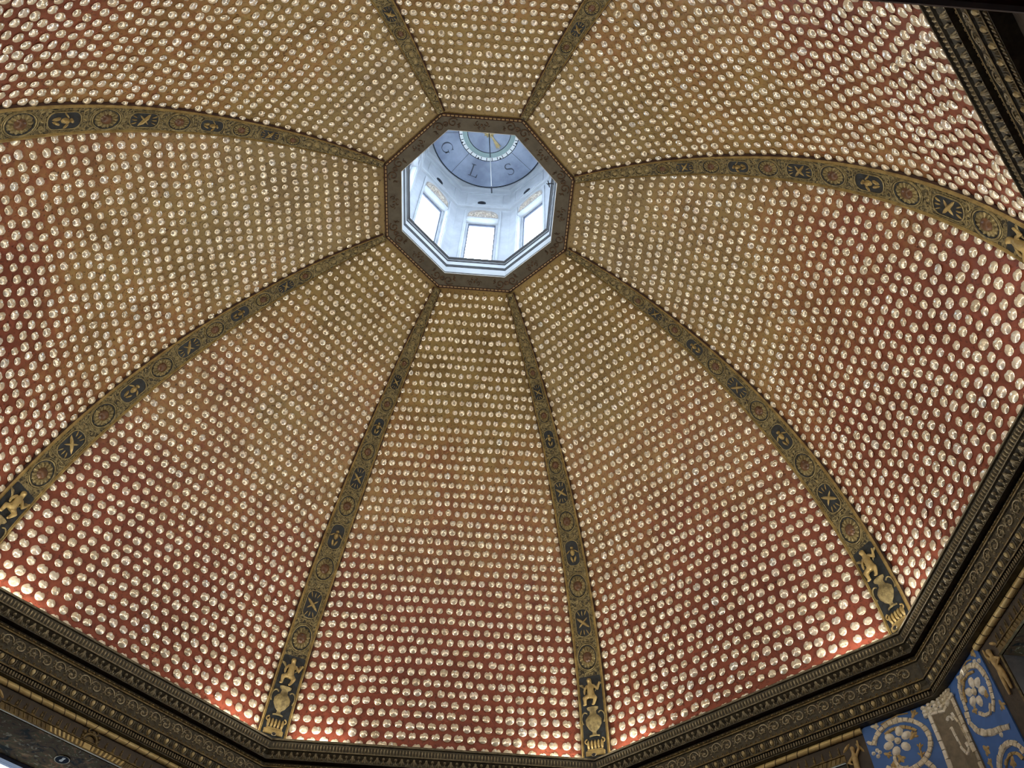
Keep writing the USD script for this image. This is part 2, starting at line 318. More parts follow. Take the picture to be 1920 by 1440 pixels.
for bi, (nm, clock) in enumerate(BAYS):
    a = SIDE[nm]; rng = np.random.default_rng(100 + bi)
    bay = thing('ceiling', f'shell-studded bay of the red and gold dome at {clock} o\'clock of the skylight', 'dome bay', kind='structure')
    ths = np.linspace(-0.07, TH_TOP, 44); ys = np.linspace(-1, 1, 9)
    V = np.stack([bay_point(t, y * RI * math.cos(t) * T8) for t in ths for y in ys])
    i, j = np.meshgrid(np.arange(43), np.arange(8), indexing='ij')
    F = np.stack([i * 9 + j, i * 9 + j + 1, (i + 1) * 9 + j + 1, (i + 1) * 9 + j], -1).reshape(-1, 4)
    part('lacquer_ground', xf((V, F), side(a)), 'lacquer', bay, smooth=True)
    TH, Y, R = [], [], []
    for row in range(48):
        th = math.radians(73.5 - 1.537 * row)
        half = RI * math.cos(th) * T8; rw = float(rib_width(th)) / 2 / COS8
        pitch = 0.0735 + 0.0300 * row / 47
        lim = half - rw + 0.015
        n = max(3, int(round(2 * lim / pitch)) + (row % 2))
        off = rng.normal(0, 0.08) * pitch
        for k in range(n):
            y = (k - (n - 1) / 2) * (2 * lim / n) + off + rng.normal(0, 0.045) * pitch
            if abs(y) > lim: continue
            TH.append(th + rng.normal(0, 0.0011)); Y.append(y); R.append(pitch * rng.uniform(0.325, 0.408))
    TH, Y, R = map(np.array, (TH, Y, R)); n = len(TH)
    L = shell_local(rng, n, R)
    up = np.stack([-RI * np.sin(TH), 0 * TH, RZ * np.cos(TH)], -1); up /= np.linalg.norm(up, axis=1, keepdims=True)
    nin = -np.stack([RZ * np.cos(TH), 0 * TH, RI * np.sin(TH)], -1); nin /= np.linalg.norm(nin, axis=1, keepdims=True)
    ac = np.array([0, 1.0, 0])
    W = bay_point(TH, Y)[:, None] + L[..., 0:1] * ac + L[..., 1:2] * up[:, None] + L[..., 2:3] * nin[:, None]
    W = to_world(a, W.reshape(-1, 3)).reshape(n, -1, 3)
    ctr = W.mean(1); u, v, d = project(ctr)
    nw = to_world(a, nin) - np.array([0, 0, Z0]); facing = np.abs(((CAM_C - ctr) / np.linalg.norm(CAM_C - ctr, axis=1, keepdims=True) * nw).sum(1))
    size = np.where((u > 2) & (u < 1918) & (v > 2) & (v < 1438) & (d > 0), R ** 2 * facing / d ** 2, 0)
    order = np.argsort(-size); tone = rng.beta(2.4, 2.0, n)
    for q in order[:300]:
        part('shell', (W[q], SH_F), 'nacre_shell', bay, smooth=True, tone=np.full(W.shape[1], tone[q]))
    rest = order[300:]
    if len(rest):
        nv = W.shape[1]
        part('shell_field', (W[rest].reshape(-1, 3), (SH_F[None] + (np.arange(len(rest)) * nv)[:, None, None]).reshape(-1, 3)), 'nacre_shell', bay, kind='stuff', smooth=True, tone=np.repeat(tone[rest], nv))

# ------------------------------------------------------------------ drum walls, floor
def wall_with_hole(w, z0, z1, hole, thick):
    p = sbox(-w, z0, w, z1)
    if hole: p = p.difference(sbox(*hole))
    v, f = extrude(p, thick)
    return np.c_[v[:, 2], v[:, 0], v[:, 1]], f
SOF = -0.66; EMB = 0.655; EDEPTH = 0.55; SILL = -2.6
WINDOWED = ('southeast', 'east', 'southwest', 'south')
wn = 0
for nm, a in SIDE.items():
    hw = WALL * T8
    has = nm in WINDOWED
    st = thing('wall_' + nm, f'dark brown and red drum wall on the {nm} side below the dome', 'wall', kind='structure')
    upper = wall_with_hole(hw + 0.12, -1.25, 0.02, (-EMB, -3, EMB, SOF) if has else None, 0.18)
    lower = wall_with_hole(hw + 0.12, -Z0, -1.25, (-EMB, SILL, EMB, 0) if has else None, 0.18)
    part('painted_zone', xf(upper, lambda v: to_world(a, v + [WALL, 0, 0])), 'frieze_wood', st, smooth=False)
    part('velvet_zone', xf(lower, lambda v: to_world(a, v + [WALL, 0, 0])), 'velvet', st, smooth=False)
    if has:
        t, w0 = 0.05, WALL + 0.002
        e = WALL + EDEPTH
        part('soffit', xf(boxm((w0, -EMB + 0.001, SOF - 0.004), (e, EMB - 0.001, SOF + 0.03)), side(a)), 'grotesque', st, smooth=False)
        for s in (-1, 1): part('reveal', xf(boxm((WALL + 0.17, s * EMB, SILL - t), (e, s * (EMB + t), SOF + 0.03)), side(a)), 'frieze_wood', st, smooth=False)
        part('window_ledge', xf(boxm((WALL + 0.17, -EMB, SILL - t), (e, EMB, SILL)), side(a)), 'frieze_wood', st, smooth=False)
        wn += 1
        wd = thing(f'window_{wn}', f'tall daylight window set deep in the {nm} drum wall', 'window', kind='structure', num=False)
        fw = 0.05
        for s in (-1, 1): part('frame', xf(boxm((e - 0.05, s * EMB, SILL), (e + 0.03, s * (EMB - fw), SOF)), side(a)), 'window_frame', wd, smooth=False)
        part('frame', xf(boxm((e - 0.05, -EMB, SOF - 0.03), (e + 0.03, EMB, SOF)), side(a)), 'window_frame', wd, smooth=False)
        part('frame', xf(boxm((e - 0.05, -EMB, SILL), (e + 0.03, EMB, SILL + fw)), side(a)), 'window_frame', wd, smooth=False)
        part('mullion', xf(boxm((e - 0.03, -0.02, SILL + fw), (e + 0.02, 0.02, SOF - 0.03)), side(a)), 'window_frame', wd, smooth=False)
        for s in (-1, 1): part('pane', xf(boxm((e - 0.004, s * 0.02, SILL + fw), (e, s * (EMB - fw), SOF - 0.03)), side(a)), 'blind', wd, smooth=False)
fl = extrude(Polygon([(4.0 * math.cos(CORNER[k]), 4.0 * math.sin(CORNER[k])) for k in range(1, 9)]), 0.1, -0.1)
tag(part('floor', fl, 'marble', None, 'polished marble floor of the octagonal room', 'floor', kind='structure', smooth=False))

# the door's dark lintel over the photographer
dr = thing('door_1', 'dark wooden door hood overhead in the corner of the view', 'door', kind='structure', num=False)
aN = SIDE['northwest']
part('lintel', xf(boxm((3.082, -1.30, -2.50), (3.42, 1.38, -2.30), 0.012), side(aN)), 'dark_oak', dr)
part('lintel_bead', xf(tube([(3.086, -1.30, -2.492), (3.086, 1.38, -2.492)], 0.011, 8), side(aN)), 'dark_oak', dr)
part('lintel_cap', xf(boxm((3.14, -1.32, -2.30), (3.42, 1.40, -2.24), 0.012), side(aN)), 'dark_oak', dr)

# ------------------------------------------------------------------ cornice runs
def along(prof, cap=True):
    """Sweep of an (out, z) profile along one side, mitred at both corners."""
    p = np.asarray(prof, float); n = len(p)
    v = np.vstack([np.c_[p[:, 0], s * p[:, 0] * T8, p[:, 1]] for s in (-1, 1)])
    i = np.arange(n - 1)
    return v, np.stack([i, i + 1, n + i + 1, n + i], -1)
def repeat_y(mesh, ys):
    v, f = mesh
    n = len(v); ys = np.asarray(ys)
    V = (v[None] + np.stack([0 * ys, ys, 0 * ys], -1)[:, None]).reshape(-1, 3)
    return V, (f[None] + (np.arange(len(ys)) * n)[:, None, None]).reshape(-1, 3)
def spread(half, pitch):
    n = int(2 * half / pitch); return (np.arange(n) - (n - 1) / 2) * (2 * half / n)
def on_face(mesh, x, z, lean=0.0):
    """(u up, v along, n toward the room) -> side frame, at radius x and height z, leaning out by 'lean' per metre down."""
    v, f = mesh
    return np.c_[x - v[:, 2] - lean * v[:, 0], v[:, 1], z + v[:, 0]], f
CORN = [(3.42, 0.012), (3.262, 0.014), (3.250, 0.006), (3.250, -0.012), (3.262, -0.014), (3.268, -0.040), (3.276, -0.070), (3.264, -0.072), (3.264, -0.082), (3.276, -0.086), (3.300, -0.112), (3.306, -0.142), (3.292, -0.143), (3.292, -0.150), (3.41, -0.152)]
CORN_GAP = [(3.41, -0.152), (3.41, -0.166)]
CORN2 = [(3.41, -0.166), (3.322, -0.166), (3.318, -0.172), (3.322, -0.176), (3.322, -0.196), (3.314, -0.198), (3.312, -0.208), (3.322, -0.212), (3.322, -0.340), (3.308, -0.343), (3.308, -0.352), (3.318, -0.356), (3.334, -0.385), (3.340, -0.412), (3.326, -0.414), (3.326, -0.422), (3.346, -0.425), (3.346, -0.462), (3.336, -0.463), (3.336, -0.470), (3.41, -0.472)]
def ornate_cornice(name, label, a):
    t = thing(name, label, 'cornice', (0, 0, Z0), a, None)
    part('cornice_body', along(CORN), 'bronze', t, smooth=False)
    part('shadow_gap', along(CORN_GAP), 'shadow_gap', t, smooth=False)
    part('cornice_bed', along(CORN2), 'bronze', t, smooth=False)
    for x, z in ((3.250, -0.003), (3.264, -0.077)): part('fillet', along([(x - 0.0015, z + 0.005), (x - 0.0035, z), (x - 0.0015, z - 0.005)]), 'bronze_leaf', t, smooth=False)
    for x, z in ((3.313, -0.203), (3.308, -0.348), (3.326, -0.418)): part('fillet', along([(x - 0.0015, z + 0.0055), (x - 0.004, z), (x - 0.0015, z - 0.0055)]), 'frieze_gold', t, smooth=False)
    # gadroons: tongues narrowing downward
    g = on_face(blob((0, 0, 0), (0.026, 0.0085, 0.014), na=8, nr=2), 3.270, -0.043, 0.12)
    g = (np.c_[g[0][:, 0], g[0][:, 1] * (0.75 + 0.5 * np.clip((g[0][:, 2] + 0.07) / 0.05, 0, 1)), g[0][:, 2]], g[1])
    part('gadroon_row', repeat_y(g, spread(3.262 * T8 - 0.012, 0.0262)), 'bronze_bright', t, kind='stuff')
    # a row of upright leaves, palmette and flame by turns
    for q, y in enumerate(spread(3.295 * T8 - 0.02, 0.050)):
        if q % 2:
            l = cat([blob((0.002, 0, 0.0), (0.026, 0.011, 0.010), na=8, nr=2), blob((-0.004, 0.012, 0), (0.017, 0.006, 0.007), na=6, nr=2, ax=-0.35), blob((-0.004, -0.012, 0), (0.017, 0.006, 0.007), na=6, nr=2, ax=0.35)])
        else:
            l = cat([blob((0.013, 0, 0.0), (0.011, 0.010, 0.010), na=8, nr=2), blob((-0.010, 0, 0), (0.015, 0.0055, 0.008), na=6, nr=2), blob((-0.018, 0.009, 0), (0.008, 0.006, 0.006), na=6, nr=2), blob((-0.018, -0.009, 0), (0.008, 0.006, 0.006), na=6, nr=2)])
        l = on_face((l[0] * [1.05, 1.25, 1.2], l[1]), 3.290, -0.114, 0.53)
        part('leaf', (l[0] + [0, y, 0], l[1]), 'bronze_bright', t)
    # bead and reel
    b1 = on_face(blob((0, 0, 0), (0.0095, 0.014, 0.012), na=8, nr=2), 3.320, -0.186)
    b2 = on_face(cat([blob((0, s * 0.004, 0), (0.009, 0.003, 0.010), na=6, nr=2) for s in (-1, 1)]), 3.320, -0.186)
    yb = spread(3.32 * T8 - 0.02, 0.043)
    part('bead_row', cat([repeat_y(b1, yb), repeat_y(b2, yb + 0.0215)]), 'frieze_gold', t, kind='stuff')
    # running vine in the frieze, little wave curls along its foot
    yv = spread(3.32 * T8 - 0.06, 0.098); vine = []
    for q, y in enumerate(yv):
        s = 1 if q % 2 else -1
        sp = spiral((0.004 * s, 0), 0.048, 0.008, -PI / 2 * s, s * 1.9 * PI, 16)
        vine.append((y, tube(np.c_[sp[:, 0], sp[:, 1], sp[:, 2] + 0.003], 0.0056, 5)))
        vine.append((y, blob((0.004 * s, 0, 0.0), (0.015, 0.015, 0.011), na=6, nr=2)))
        for k in range(5): vine.append((y, blob((-0.046 * s + 0.018 * k * s, 0.036 + 0.011 * (k % 2), 0), (0.014, 0.006, 0.008), na=6, nr=2, ax=0.8 * s + k)))
        for k in range(5): vine.append((y, blob((0.026 * math.cos(1.257 * k), 0.026 * math.sin(1.257 * k), 0), (0.011, 0.0055, 0.008), na=6, nr=2, ax=1.257 * k + 0.6)))
        vine.append((y, blob((0.030 * s, 0.046, 0), (0.014, 0.006, 0.006), na=6, nr=2, ax=-0.5 * s)))
    part('vine_relief', cat([(on_face(m, 3.322, -0.268)[0] + [0, y, 0], m[1]) for y, m in vine]), 'bronze_bright', t, kind='stuff')
    c = spiral((0, 0), 0.0105, 0.003, PI, PI + 1.7 * PI, 9); c = np.vstack([[(-0.012, -0.020, 0)], c])
    cw = on_face(tube(np.c_[c[:, 0], c[:, 1], c[:, 2] + 0.002], 0.0032, 4), 3.322, -0.327)
    part('wave_row', repeat_y(cw, spread(3.32 * T8 - 0.03, 0.041)), 'frieze_gold', t, kind='stuff')
    # egg and dart
    ye = spread(3.33 * T8 - 0.03, 0.0785); darts = []
    for y in ye:
        e = on_face(blob((0.004, 0, 0.0), (0.026, 0.0165, 0.016), na=10, nr=3), 3.331, -0.383, 0.28)
        e = (np.c_[e[0][:, 0], e[0][:, 1] * (0.72 + 0.5 * np.clip((e[0][:, 2] + 0.41) / 0.05, 0, 1)) + y, e[0][:, 2]], e[1])
        eg = part('egg', e, 'egg_gold', t)
    hull = np.array([(0.026, -0.022, 0.004), (0.006, -0.024, 0.006), (-0.016, -0.016, 0.007), (-0.026, 0, 0.008), (-0.016, 0.016, 0.007), (0.006, 0.024, 0.006), (0.026, 0.022, 0.004)])
    rim = on_face(tube(hull, 0.0030, 5), 3.331, -0.383, 0.28)
    dart = on_face(cat([blob((0, 0, 0), (0.027, 0.0035, 0.010), na=6, nr=2), blob((0.0, 0.0075, 0), (0.022, 0.0022, 0.006), na=6, nr=2, ax=0.12), blob((0.0, -0.0075, 0), (0.022, 0.0022, 0.006), na=6, nr=2, ax=-0.12)]), 3.331, -0.383, 0.28)
    part('egg_rim_row', cat([repeat_y(rim, ye), repeat_y(dart, ye[:-1] + (ye[1] - ye[0]) / 2)]), 'bronze_leaf', t, kind='stuff')
    d = boxm((3.330, -0.0056, -0.460), (3.346, 0.0056, -0.428), 0.002)
    part('dentil_row', repeat_y(d, spread(3.34 * T8 - 0.015, 0.0203)), 'bronze_leaf', t, kind='stuff')
    return t
c0 = ornate_cornice('cornice', 'carved bronze cornice run closing the dome bay at six o\'clock of the skylight', SIDE['southeast'])
dup(c0, 'carved bronze cornice run above the row of gilt balusters, under the seven o\'clock bay', (0, 0, Z0), SIDE['east'])
dup(c0, 'carved bronze cornice run ending over the blue corner panel, under the five o\'clock bay', (0, 0, Z0), SIDE['south'])
dup(c0, 'dark carved cornice run under the three o\'clock bay, rising beside the blue panel', (0, 0, Z0), SIDE['southwest'])
dup(c0, 'dark carved cornice run under the one o\'clock bay, meeting the door hood', (0, 0, Z0), SIDE['west'])
for i, nm in enumerate(('northeast', 'north', 'northwest')):
    tr = thing(f'trim_{i + 1}', f'plain cornice run on the {nm} side of the drum', 'cornice', kind='structure', num=False)
    part('cornice_body', xf(along(CORN[:-1] + CORN2[1:]), side(SIDE[nm])), 'bronze', tr, smooth=False)

# light bars lying in the ledge behind the cornice lip, two to a corner
n = 0
CL = {5: 'six', 6: 'seven', 7: 'eight', 8: 'ten', 1: 'eleven', 2: 'one', 3: 'three', 4: 'four'}
for nm, a in SIDE.items():
    hw = 3.30 * T8
    for s in (-1, 1):
        kc = min(CORNER, key=lambda k: abs(((CORNER[k] - a - s * PI / 8 + PI) % (2 * PI)) - PI))
        u = thing('uplight', f'slim hidden light bar under the {dict(BAYS)[nm]} o\'clock bay by the {CL[kc]} o\'clock rib', 'uplight', (0, 0, Z0), a, 'uplights on the cornice ledge')
        y0, y1 = s * (hw - 0.17), s * (hw - 0.60)
        ya, yb_ = min(y0, y1), max(y0, y1)
        part('housing', cat([boxm((3.290, ya, 0.0125), (3.320, yb_, 0.0165)), boxm((3.3015, ya, 0.0165), (3.305, yb_, 0.036))]), 'iron', u, smooth=False)
        part('lamp_face', (np.array([(3.2995, ya + .005, 0.018), (3.2995, yb_ - .005, 0.018), (3.3010, yb_ - .005, 0.0325), (3.3010, ya + .005, 0.0325)]), np.array([[0, 1, 2], [0, 2, 3]])), 'lamp', u, smooth=False)
        part('lamp_tube', tube([(3.314, ya + 0.01, 0.024), (3.314, yb_ - 0.01, 0.024)], 0.005, 8), 'lamp_spill', u, smooth=True)
# little dark eyelets in the rib feet
for k, lab in ((5, 'small black eyelet at the foot of the rib at six o\'clock'), (6, 'small black eyelet at the foot of the rib at seven o\'clock'), (4, 'small black eyelet at the foot of the rib beside the blue panel')):
    e = thing('eyelet', lab, 'eyelet', (0, 0, Z0), CORNER[k])
    ringp = np.array([(0, 0.017 * math.cos(q), 0.017 * math.sin(q)) for q in np.arange(16) * PI / 8])
    tilt = lambda v: np.c_[v[:, 0] + 3.512 + 0.3 * v[:, 2], v[:, 1], v[:, 2] + 0.038]
    part('eyelet_disc', xf(vf(trimesh.creation.cylinder(0.015, 0.012, sections=16, transform=trimesh.transformations.rotation_matrix(PI / 2, [0, 1, 0]))), tilt), 'iron', e)
    part('eyelet_rim', xf(tube(ringp, 0.0028, 6, nrm=(1, 0, 0), closed=True), tilt), 'bronze_leaf', e)

# ------------------------------------------------------------------ eight gilded ribs
def rpath(th): return np.stack([RC * np.cos(th), 0 * th, RZ * np.sin(th)], -1)
def rnorm(th):
    n = -np.stack([RZ * np.cos(th), 0 * th, RC * np.sin(th)], -1); return n / np.linalg.norm(n, axis=-1, keepdims=True)
def rlift(th): return T8 * rib_width(th) / 2 * np.cos(th) + 0.030
ARC = 3.72
def bend(mesh, th0):
    """(u up the rib, v across, n out) at angle th0 -> the rib's frame."""
    v, f = mesh
    th = th0 + v[:, 0] / ARC
    P = rpath(th) + rnorm(th) * (rlift(th) + v[:, 2])[:, None]
    P[:, 1] += v[:, 1]
    return P, f
def strip(fn, ths):
    """Sweep of a cross section: fn(th) -> list of (across, out of the vault surface)."""
    rows = []
    for t in ths:
        t = np.float64(t); c, nn = rpath(t), rnorm(t)
        rows.append([c + nn * o + np.array([0, y, 0]) for y, o in fn(t)])
    V = np.array(rows); n, m = V.shape[:2]
    i, j = np.meshgrid(np.arange(n - 1), np.arange(m - 1), indexing='ij')
    F = np.stack([i * m + j, i * m + j + 1, (i + 1) * m + j + 1, (i + 1) * m + j], -1).reshape(-1, 4)
    return V.reshape(-1, 3), F
RTH = np.linspace(-0.02, 1.3035, 60)
MED = [15.4, 26.3, 36.6, 45.8, 54.1, 61.3]         # degrees up the vault
CART = [20.6, 31.5, 41.3, 50.1, 58.0]
zth = math.radians
def rosette(w, petals=14):
    """Oval flower: a ring of petals round a dished field (the boss and the oval moulding are children)."""
    A, B = 0.47 * w, 0.345 * w
    ms = [blob((0, 0, 0.0), (A * 0.98, B * 0.98, 0.004), na=20, nr=2)]
    for k in range(petals):
        q = 2 * PI * k / petals
        ms.append(blob((0.66 * A * math.cos(q), 0.66 * B * math.sin(q), 0.003), (0.25 * A, 0.11 * A, 0.010), na=6, nr=2, ax=math.atan2(B * math.sin(q), A * math.cos(q))))
    return cat(ms)
def oval(a, b, r, n=28, z=0.004, wob=0.0):
    q = np.arange(n) * 2 * PI / n; k = 1 + wob * np.cos(12 * q)
    return tube(np.c_[a * k * np.cos(q), b * k * np.sin(q), np.full(n, z)], r, 5, closed=True)
def rrect(a, b, c, n=5):
    """Rounded rectangle with bowed ends, as points."""
    P = []
    for sx, sy, q0 in ((1, 1, 0), (-1, 1, PI / 2), (-1, -1, PI), (1, -1, 1.5 * PI)):
        for q in np.linspace(q0, q0 + PI / 2, n): P.append((sx * (a - c) + c * math.cos(q), sy * (b - c) + c * math.sin(q)))
    return np.array(P)
def limb(*pts):
    ms = []
    for (p, r), (q, s) in zip(pts[:-1], pts[1:]):
        ps = np.vstack([np.array(trimesh.creation.icosphere(1, r).vertices) + p, np.array(trimesh.creation.icosphere(1, s).vertices) + q])
        ms.append(m3.Manifold.hull_points(ps))
    return ms
def melt(ms, step=0.012, it=6):
    m = ms[0]
    for q in ms[1:]: m = m + q
    v, f = vf(m.refine_to_length(step))
    t = trimesh.Trimesh(v, f, process=True); trimesh.smoothing.filter_taubin(t, iterations=it)
    return vf(t)
def putto(h):
    """A seated winged child in relief, h tall, in (u up, v across, n out): one continuous body with head, arms and legs."""
    p = lambda u, v, n: np.array([u * h, v * h, n * h])
    B = limb((p(.36, 0, .05), .13 * h), (p(.55, .01, .06), .115 * h), (p(.70, 0, .06), .10 * h), (p(.76, 0, .07), .05 * h), (p(.87, .02, .09), .095 * h))
    B += limb((p(.87, .02, .09), .095 * h), (p(.845, .03, .17), .035 * h))
    B += limb((p(.69, .12, .06), .05 * h), (p(.53, .21, .09), .042 * h), (p(.40, .20, .12), .032 * h))
    B += limb((p(.69, -.12, .06), .05 * h), (p(.55, -.24, .06), .042 * h), (p(.70, -.31, .09), .032 * h), (p(.76, -.32, .09), .028 * h))
    B += limb((p(.33, .07, .06), .085 * h), (p(.26, .22, .13), .065 * h), (p(.05, .20, .10), .045 * h), (p(.02, .25, .13), .035 * h))
    B += limb((p(.33, -.07, .06), .085 * h), (p(.22, -.16, .15), .065 * h), (p(.03, -.08, .12), .045 * h), (p(0, -.05, .16), .035 * h))
    return melt(B, 0.02 * h / 0.2, 5)
def vase_relief(h):
    prof = [(0.00, .15), (.05, .16), (.08, .07), (.16, .06), (.24, .15), (.40, .24), (.54, .25), (.64, .18), (.70, .11), (.80, .10), (.86, .17), (.92, .18)]
    q = np.linspace(0, PI, 9); V = []
    for u, r in prof:
        for t in q: V.append((u * h, r * h * math.cos(t), 0.45 * r * h * math.sin(t)))
    n, m = len(prof), 9
    i, j = np.meshgrid(np.arange(n - 1), np.arange(m - 1), indexing='ij')
    F = np.stack([i * m + j, (i + 1) * m + j, (i + 1) * m + j + 1, i * m + j + 1], -1).reshape(-1, 4)
    body = (np.array(V), F)
    han = []
    for s in (-1, 1):
        q = np.linspace(-0.9, 2.3, 12)
        han.append(tube(np.c_[(0.58 + .20 * np.sin(q)) * h, s * (0.24 + .11 * np.cos(q)) * h, np.full(12, 0.02 * h)], 0.022 * h, 5))
    return body, cat(han)
def build_rib(label):
    t = thing('dome_rib', label, 'rib', (0, 0, Z0), CORNER[5])
    edge = lambda th: 0.10 * rib_width(th)
    hw = lambda th: rib_width(th) / 2
    part('rib_band', strip(lambda th: [(-hw(th) * 0.86, rlift(th)), (0, rlift(th)), (hw(th) * 0.86, rlift(th))], RTH), 'arabesque', t, smooth=True)
    for s in (-1, 1):
        part('side_board', strip(lambda th: [(s * (hw(th) + 0.012), -0.06), (s * (hw(th) + 0.012), rlift(th) - 0.020), (s * hw(th), rlift(th) - 0.006), (s * hw(th) * 0.97, rlift(th) - 0.006)], RTH), 'rib_side', t)
        part('edge_molding', strip(lambda th: [(s * hw(th) * 1.0, rlift(th) - 0.012), (s * hw(th) * 0.985, rlift(th) + 0.008), (s * hw(th) * 0.93, rlift(th) + 0.012), (s * hw(th) * 0.885, rlift(th) + 0.002), (s * hw(th) * 0.84, rlift(th) + 0.007), (s * hw(th) * 0.80, rlift(th) - 0.002)], RTH), 'bright_gilding', t, smooth=50)
    for q, z in enumerate(MED):
        th = zth(z); w = float(rib_width(th))
        m = part('medallion', bend(rosette(w), th), 'gilding', t)
        A, B = 0.50 * w, 0.37 * w
        part('oval_ring', bend(cat([oval(A, B, 0.016 * w * 1.6), oval(A * 1.14, B * 1.10, 0.010 * w * 1.4)]), th), 'gilding', m)
        part('oval_groove', bend(oval(A * 0.90, B * 0.90, 0.022 * w, z=0.001, wob=0.03), th), 'night_blue', m)
        part('boss', bend(blob((0, 0, 0.004), (0.215 * w, 0.19 * w, 0.105 * w), na=12, nr=4), th), 'boss_brown', m, 'brown domed boss in the centre of the medallion', smooth=True)
    rngr = np.random.default_rng(5)
    for q, z in enumerate(CART):
        th = zth(z); w = float(rib_width(th))
        a, b = 0.56 * w, 0.29 * w
        P = rrect(a, b, 0.9 * b)
        c = part('cartouche', bend(cat([tube(np.c_[P, np.full(len(P), 0.004)], 0.022 * w, 5, closed=True), tube(np.c_[rrect(a * 1.13, b * 1.22, 0.25 * b), np.full(20, 0.002)], 0.012 * w, 4, closed=True)]), th), 'gilding', t)
        v, f = extrude(Polygon(rrect(a, b, 0.9 * b)), 0.003)
        part('field', bend((v, f), th), 'night_blue', c, 'dark blue sunken field of the cartouche')
        if q % 2 == 0:
            mo = [blob((0, 0, 0.002), (0.30 * w, 0.060 * w, 0.020), na=8, nr=2, ax=0.75), blob((0, 0, 0.001), (0.26 * w, 0.040 * w, 0.014), na=8, nr=2, ax=-0.7)]
            for s in (-1, 1):
                for k in (-1, 0, 1): mo.append(blob((s * 0.34 * w, k * 0.10 * w, 0.001), (0.13 * w, 0.022 * w, 0.010), na=6, nr=2, ax=k * 0.35 * s))
        else:
            mo = [blob((0.20 * w, 0, 0.002), (0.07 * w, 0.065 * w, 0.022), na=8, nr=2), blob((0.02 * w, 0, 0.002), (0.15 * w, 0.085 * w, 0.024), na=8, nr=2), blob((-0.24 * w, 0.05 * w, 0.001), (0.16 * w, 0.045 * w, 0.018), na=6, nr=2, ax=0.2), blob((-0.24 * w, -0.06 * w, 0.001), (0.15 * w, 0.045 * w, 0.018), na=6, nr=2, ax=-0.3), blob((0.06 * w, 0.13 * w, 0.001), (0.13 * w, 0.035 * w, 0.014), na=6, nr=2, ax=-0.8), blob((0.06 * w, -0.13 * w, 0.001), (0.13 * w, 0.035 * w, 0.014), na=6, nr=2, ax=0.8)]
        mo = cat(mo); mo = (mo[0] * [1.12, 1.3, 1.2], mo[1])
        part('emblem', bend(mo, th), 'bright_gilding', c, 'gilt trophy or little figure lying in the cartouche')
    zs = sorted(MED + CART)
    for z1, z2 in zip(zs[:-1], zs[1:]):
        th = (zth(z1) + zth(z2)) / 2; w = float(rib_width(th)); sp = []
        for s in (-1, 1):
            k = spiral((0, s * 0.20 * w), 0.115 * w, 0.03 * w, PI / 2 * s, PI / 2 * s + s * 1.6 * PI, 12)
            sp.append(tube(k + [0, 0, 0.003], 0.016 * w, 5))
            sp.append(blob((0.0, s * 0.33 * w, 0), (0.10 * w, 0.035 * w, 0.008), na=6, nr=2, ax=s * 0.5))
        sp.append(blob((0, 0, 0), (0.06 * w, 0.05 * w, 0.012), na=8, nr=2))
        part('leaf_scroll', bend(cat(sp), th), 'gilding', t)
    for th in np.arange(zth(63.6), 1.292, 0.0215):
        w = float(rib_width(th))
        part('rosette', bend(cat([blob((0, 0, 0.0), (0.26 * w, 0.22 * w, 0.012), na=10, nr=2), oval(0.36 * w, 0.30 * w, 0.03 * w, 14)]), th), 'gilding', t)
    # foot of the rib: dark ground with a gilt capital, a vase and a seated putto
    w = 0.25
    v, f = extrude(Polygon(rrect(0.40, 0.40 * w, 0.02)), 0.003)
    tt = trimesh.Trimesh(v, f, process=False).subdivide_to_size(0.08); v, f = vf(tt)
    part('foot_ground', bend((v, f), 0.112), 'night_blue', t, 'dark blue painted ground at the foot of the rib')
    cap = [boxm((0.0, -0.085, 0), (0.045, 0.085, 0.022), 0.006), boxm((0.045, -0.070, 0), (0.062, 0.070, 0.016), 0.004)]
    for k in range(5): cap.append(blob((0.105, (k - 2) * 0.030, 0.002), (0.050, 0.016, 0.022), na=8, nr=2))
    for s in (-1, 1): cap.append(tube(spiral((0.13, s * 0.066), 0.026, 0.006, 0, s * 1.7 * PI, 12) + [0, 0, 0.010], 0.007, 6))
    part('capital', bend(cat(cap), 0.020), 'bright_gilding', t, 'bright gilt capital standing on the cornice lip')
    body, han = vase_relief(0.30)
    vs = part('vase', bend(body, 0.066), 'gilding', t, 'gilt vase in relief', smooth=40)
    part('vase_handle', bend(han, 0.066), 'gilding', vs)
    part('putto', bend(putto(0.27), 0.143), 'bright_gilding', t, 'gilt winged child seated on the vase', smooth=60)
    wing = []
    for s in (-1, 1):
        for k in range(4): wing.append(blob((0.17 + 0.012 * k, s * (0.055 + 0.010 * k), 0.002), (0.052 - 0.006 * k, 0.011, 0.010), na=6, nr=2, ax=s * (0.5 + 0.28 * k)))
    part('wing', bend(cat(wing), 0.143), 'gilding', t)
    return t
rib0 = build_rib('gilded painted rib running from the skylight to the cornice corner at six o\'clock')
for k, lab in ((6, 'gilded painted rib running from the skylight to the cornice corner at seven o\'clock'), (4, 'gilded painted rib curving from the skylight down to the blue and pearl panel'),
               (7, 'gilded painted rib leaving the skylight at eight o\'clock with the yellowed bay below it'), (8, 'gilded painted rib arching from the skylight toward ten o\'clock'),
               (1, 'gilded painted rib leaving the skylight at eleven o\'clock'), (2, 'gilded painted rib leaving the skylight at one o\'clock'), (3, 'gilded painted rib arching from the skylight toward three o\'clock')):
    dup(rib0, lab, (0, 0, Z0), CORNER[k])

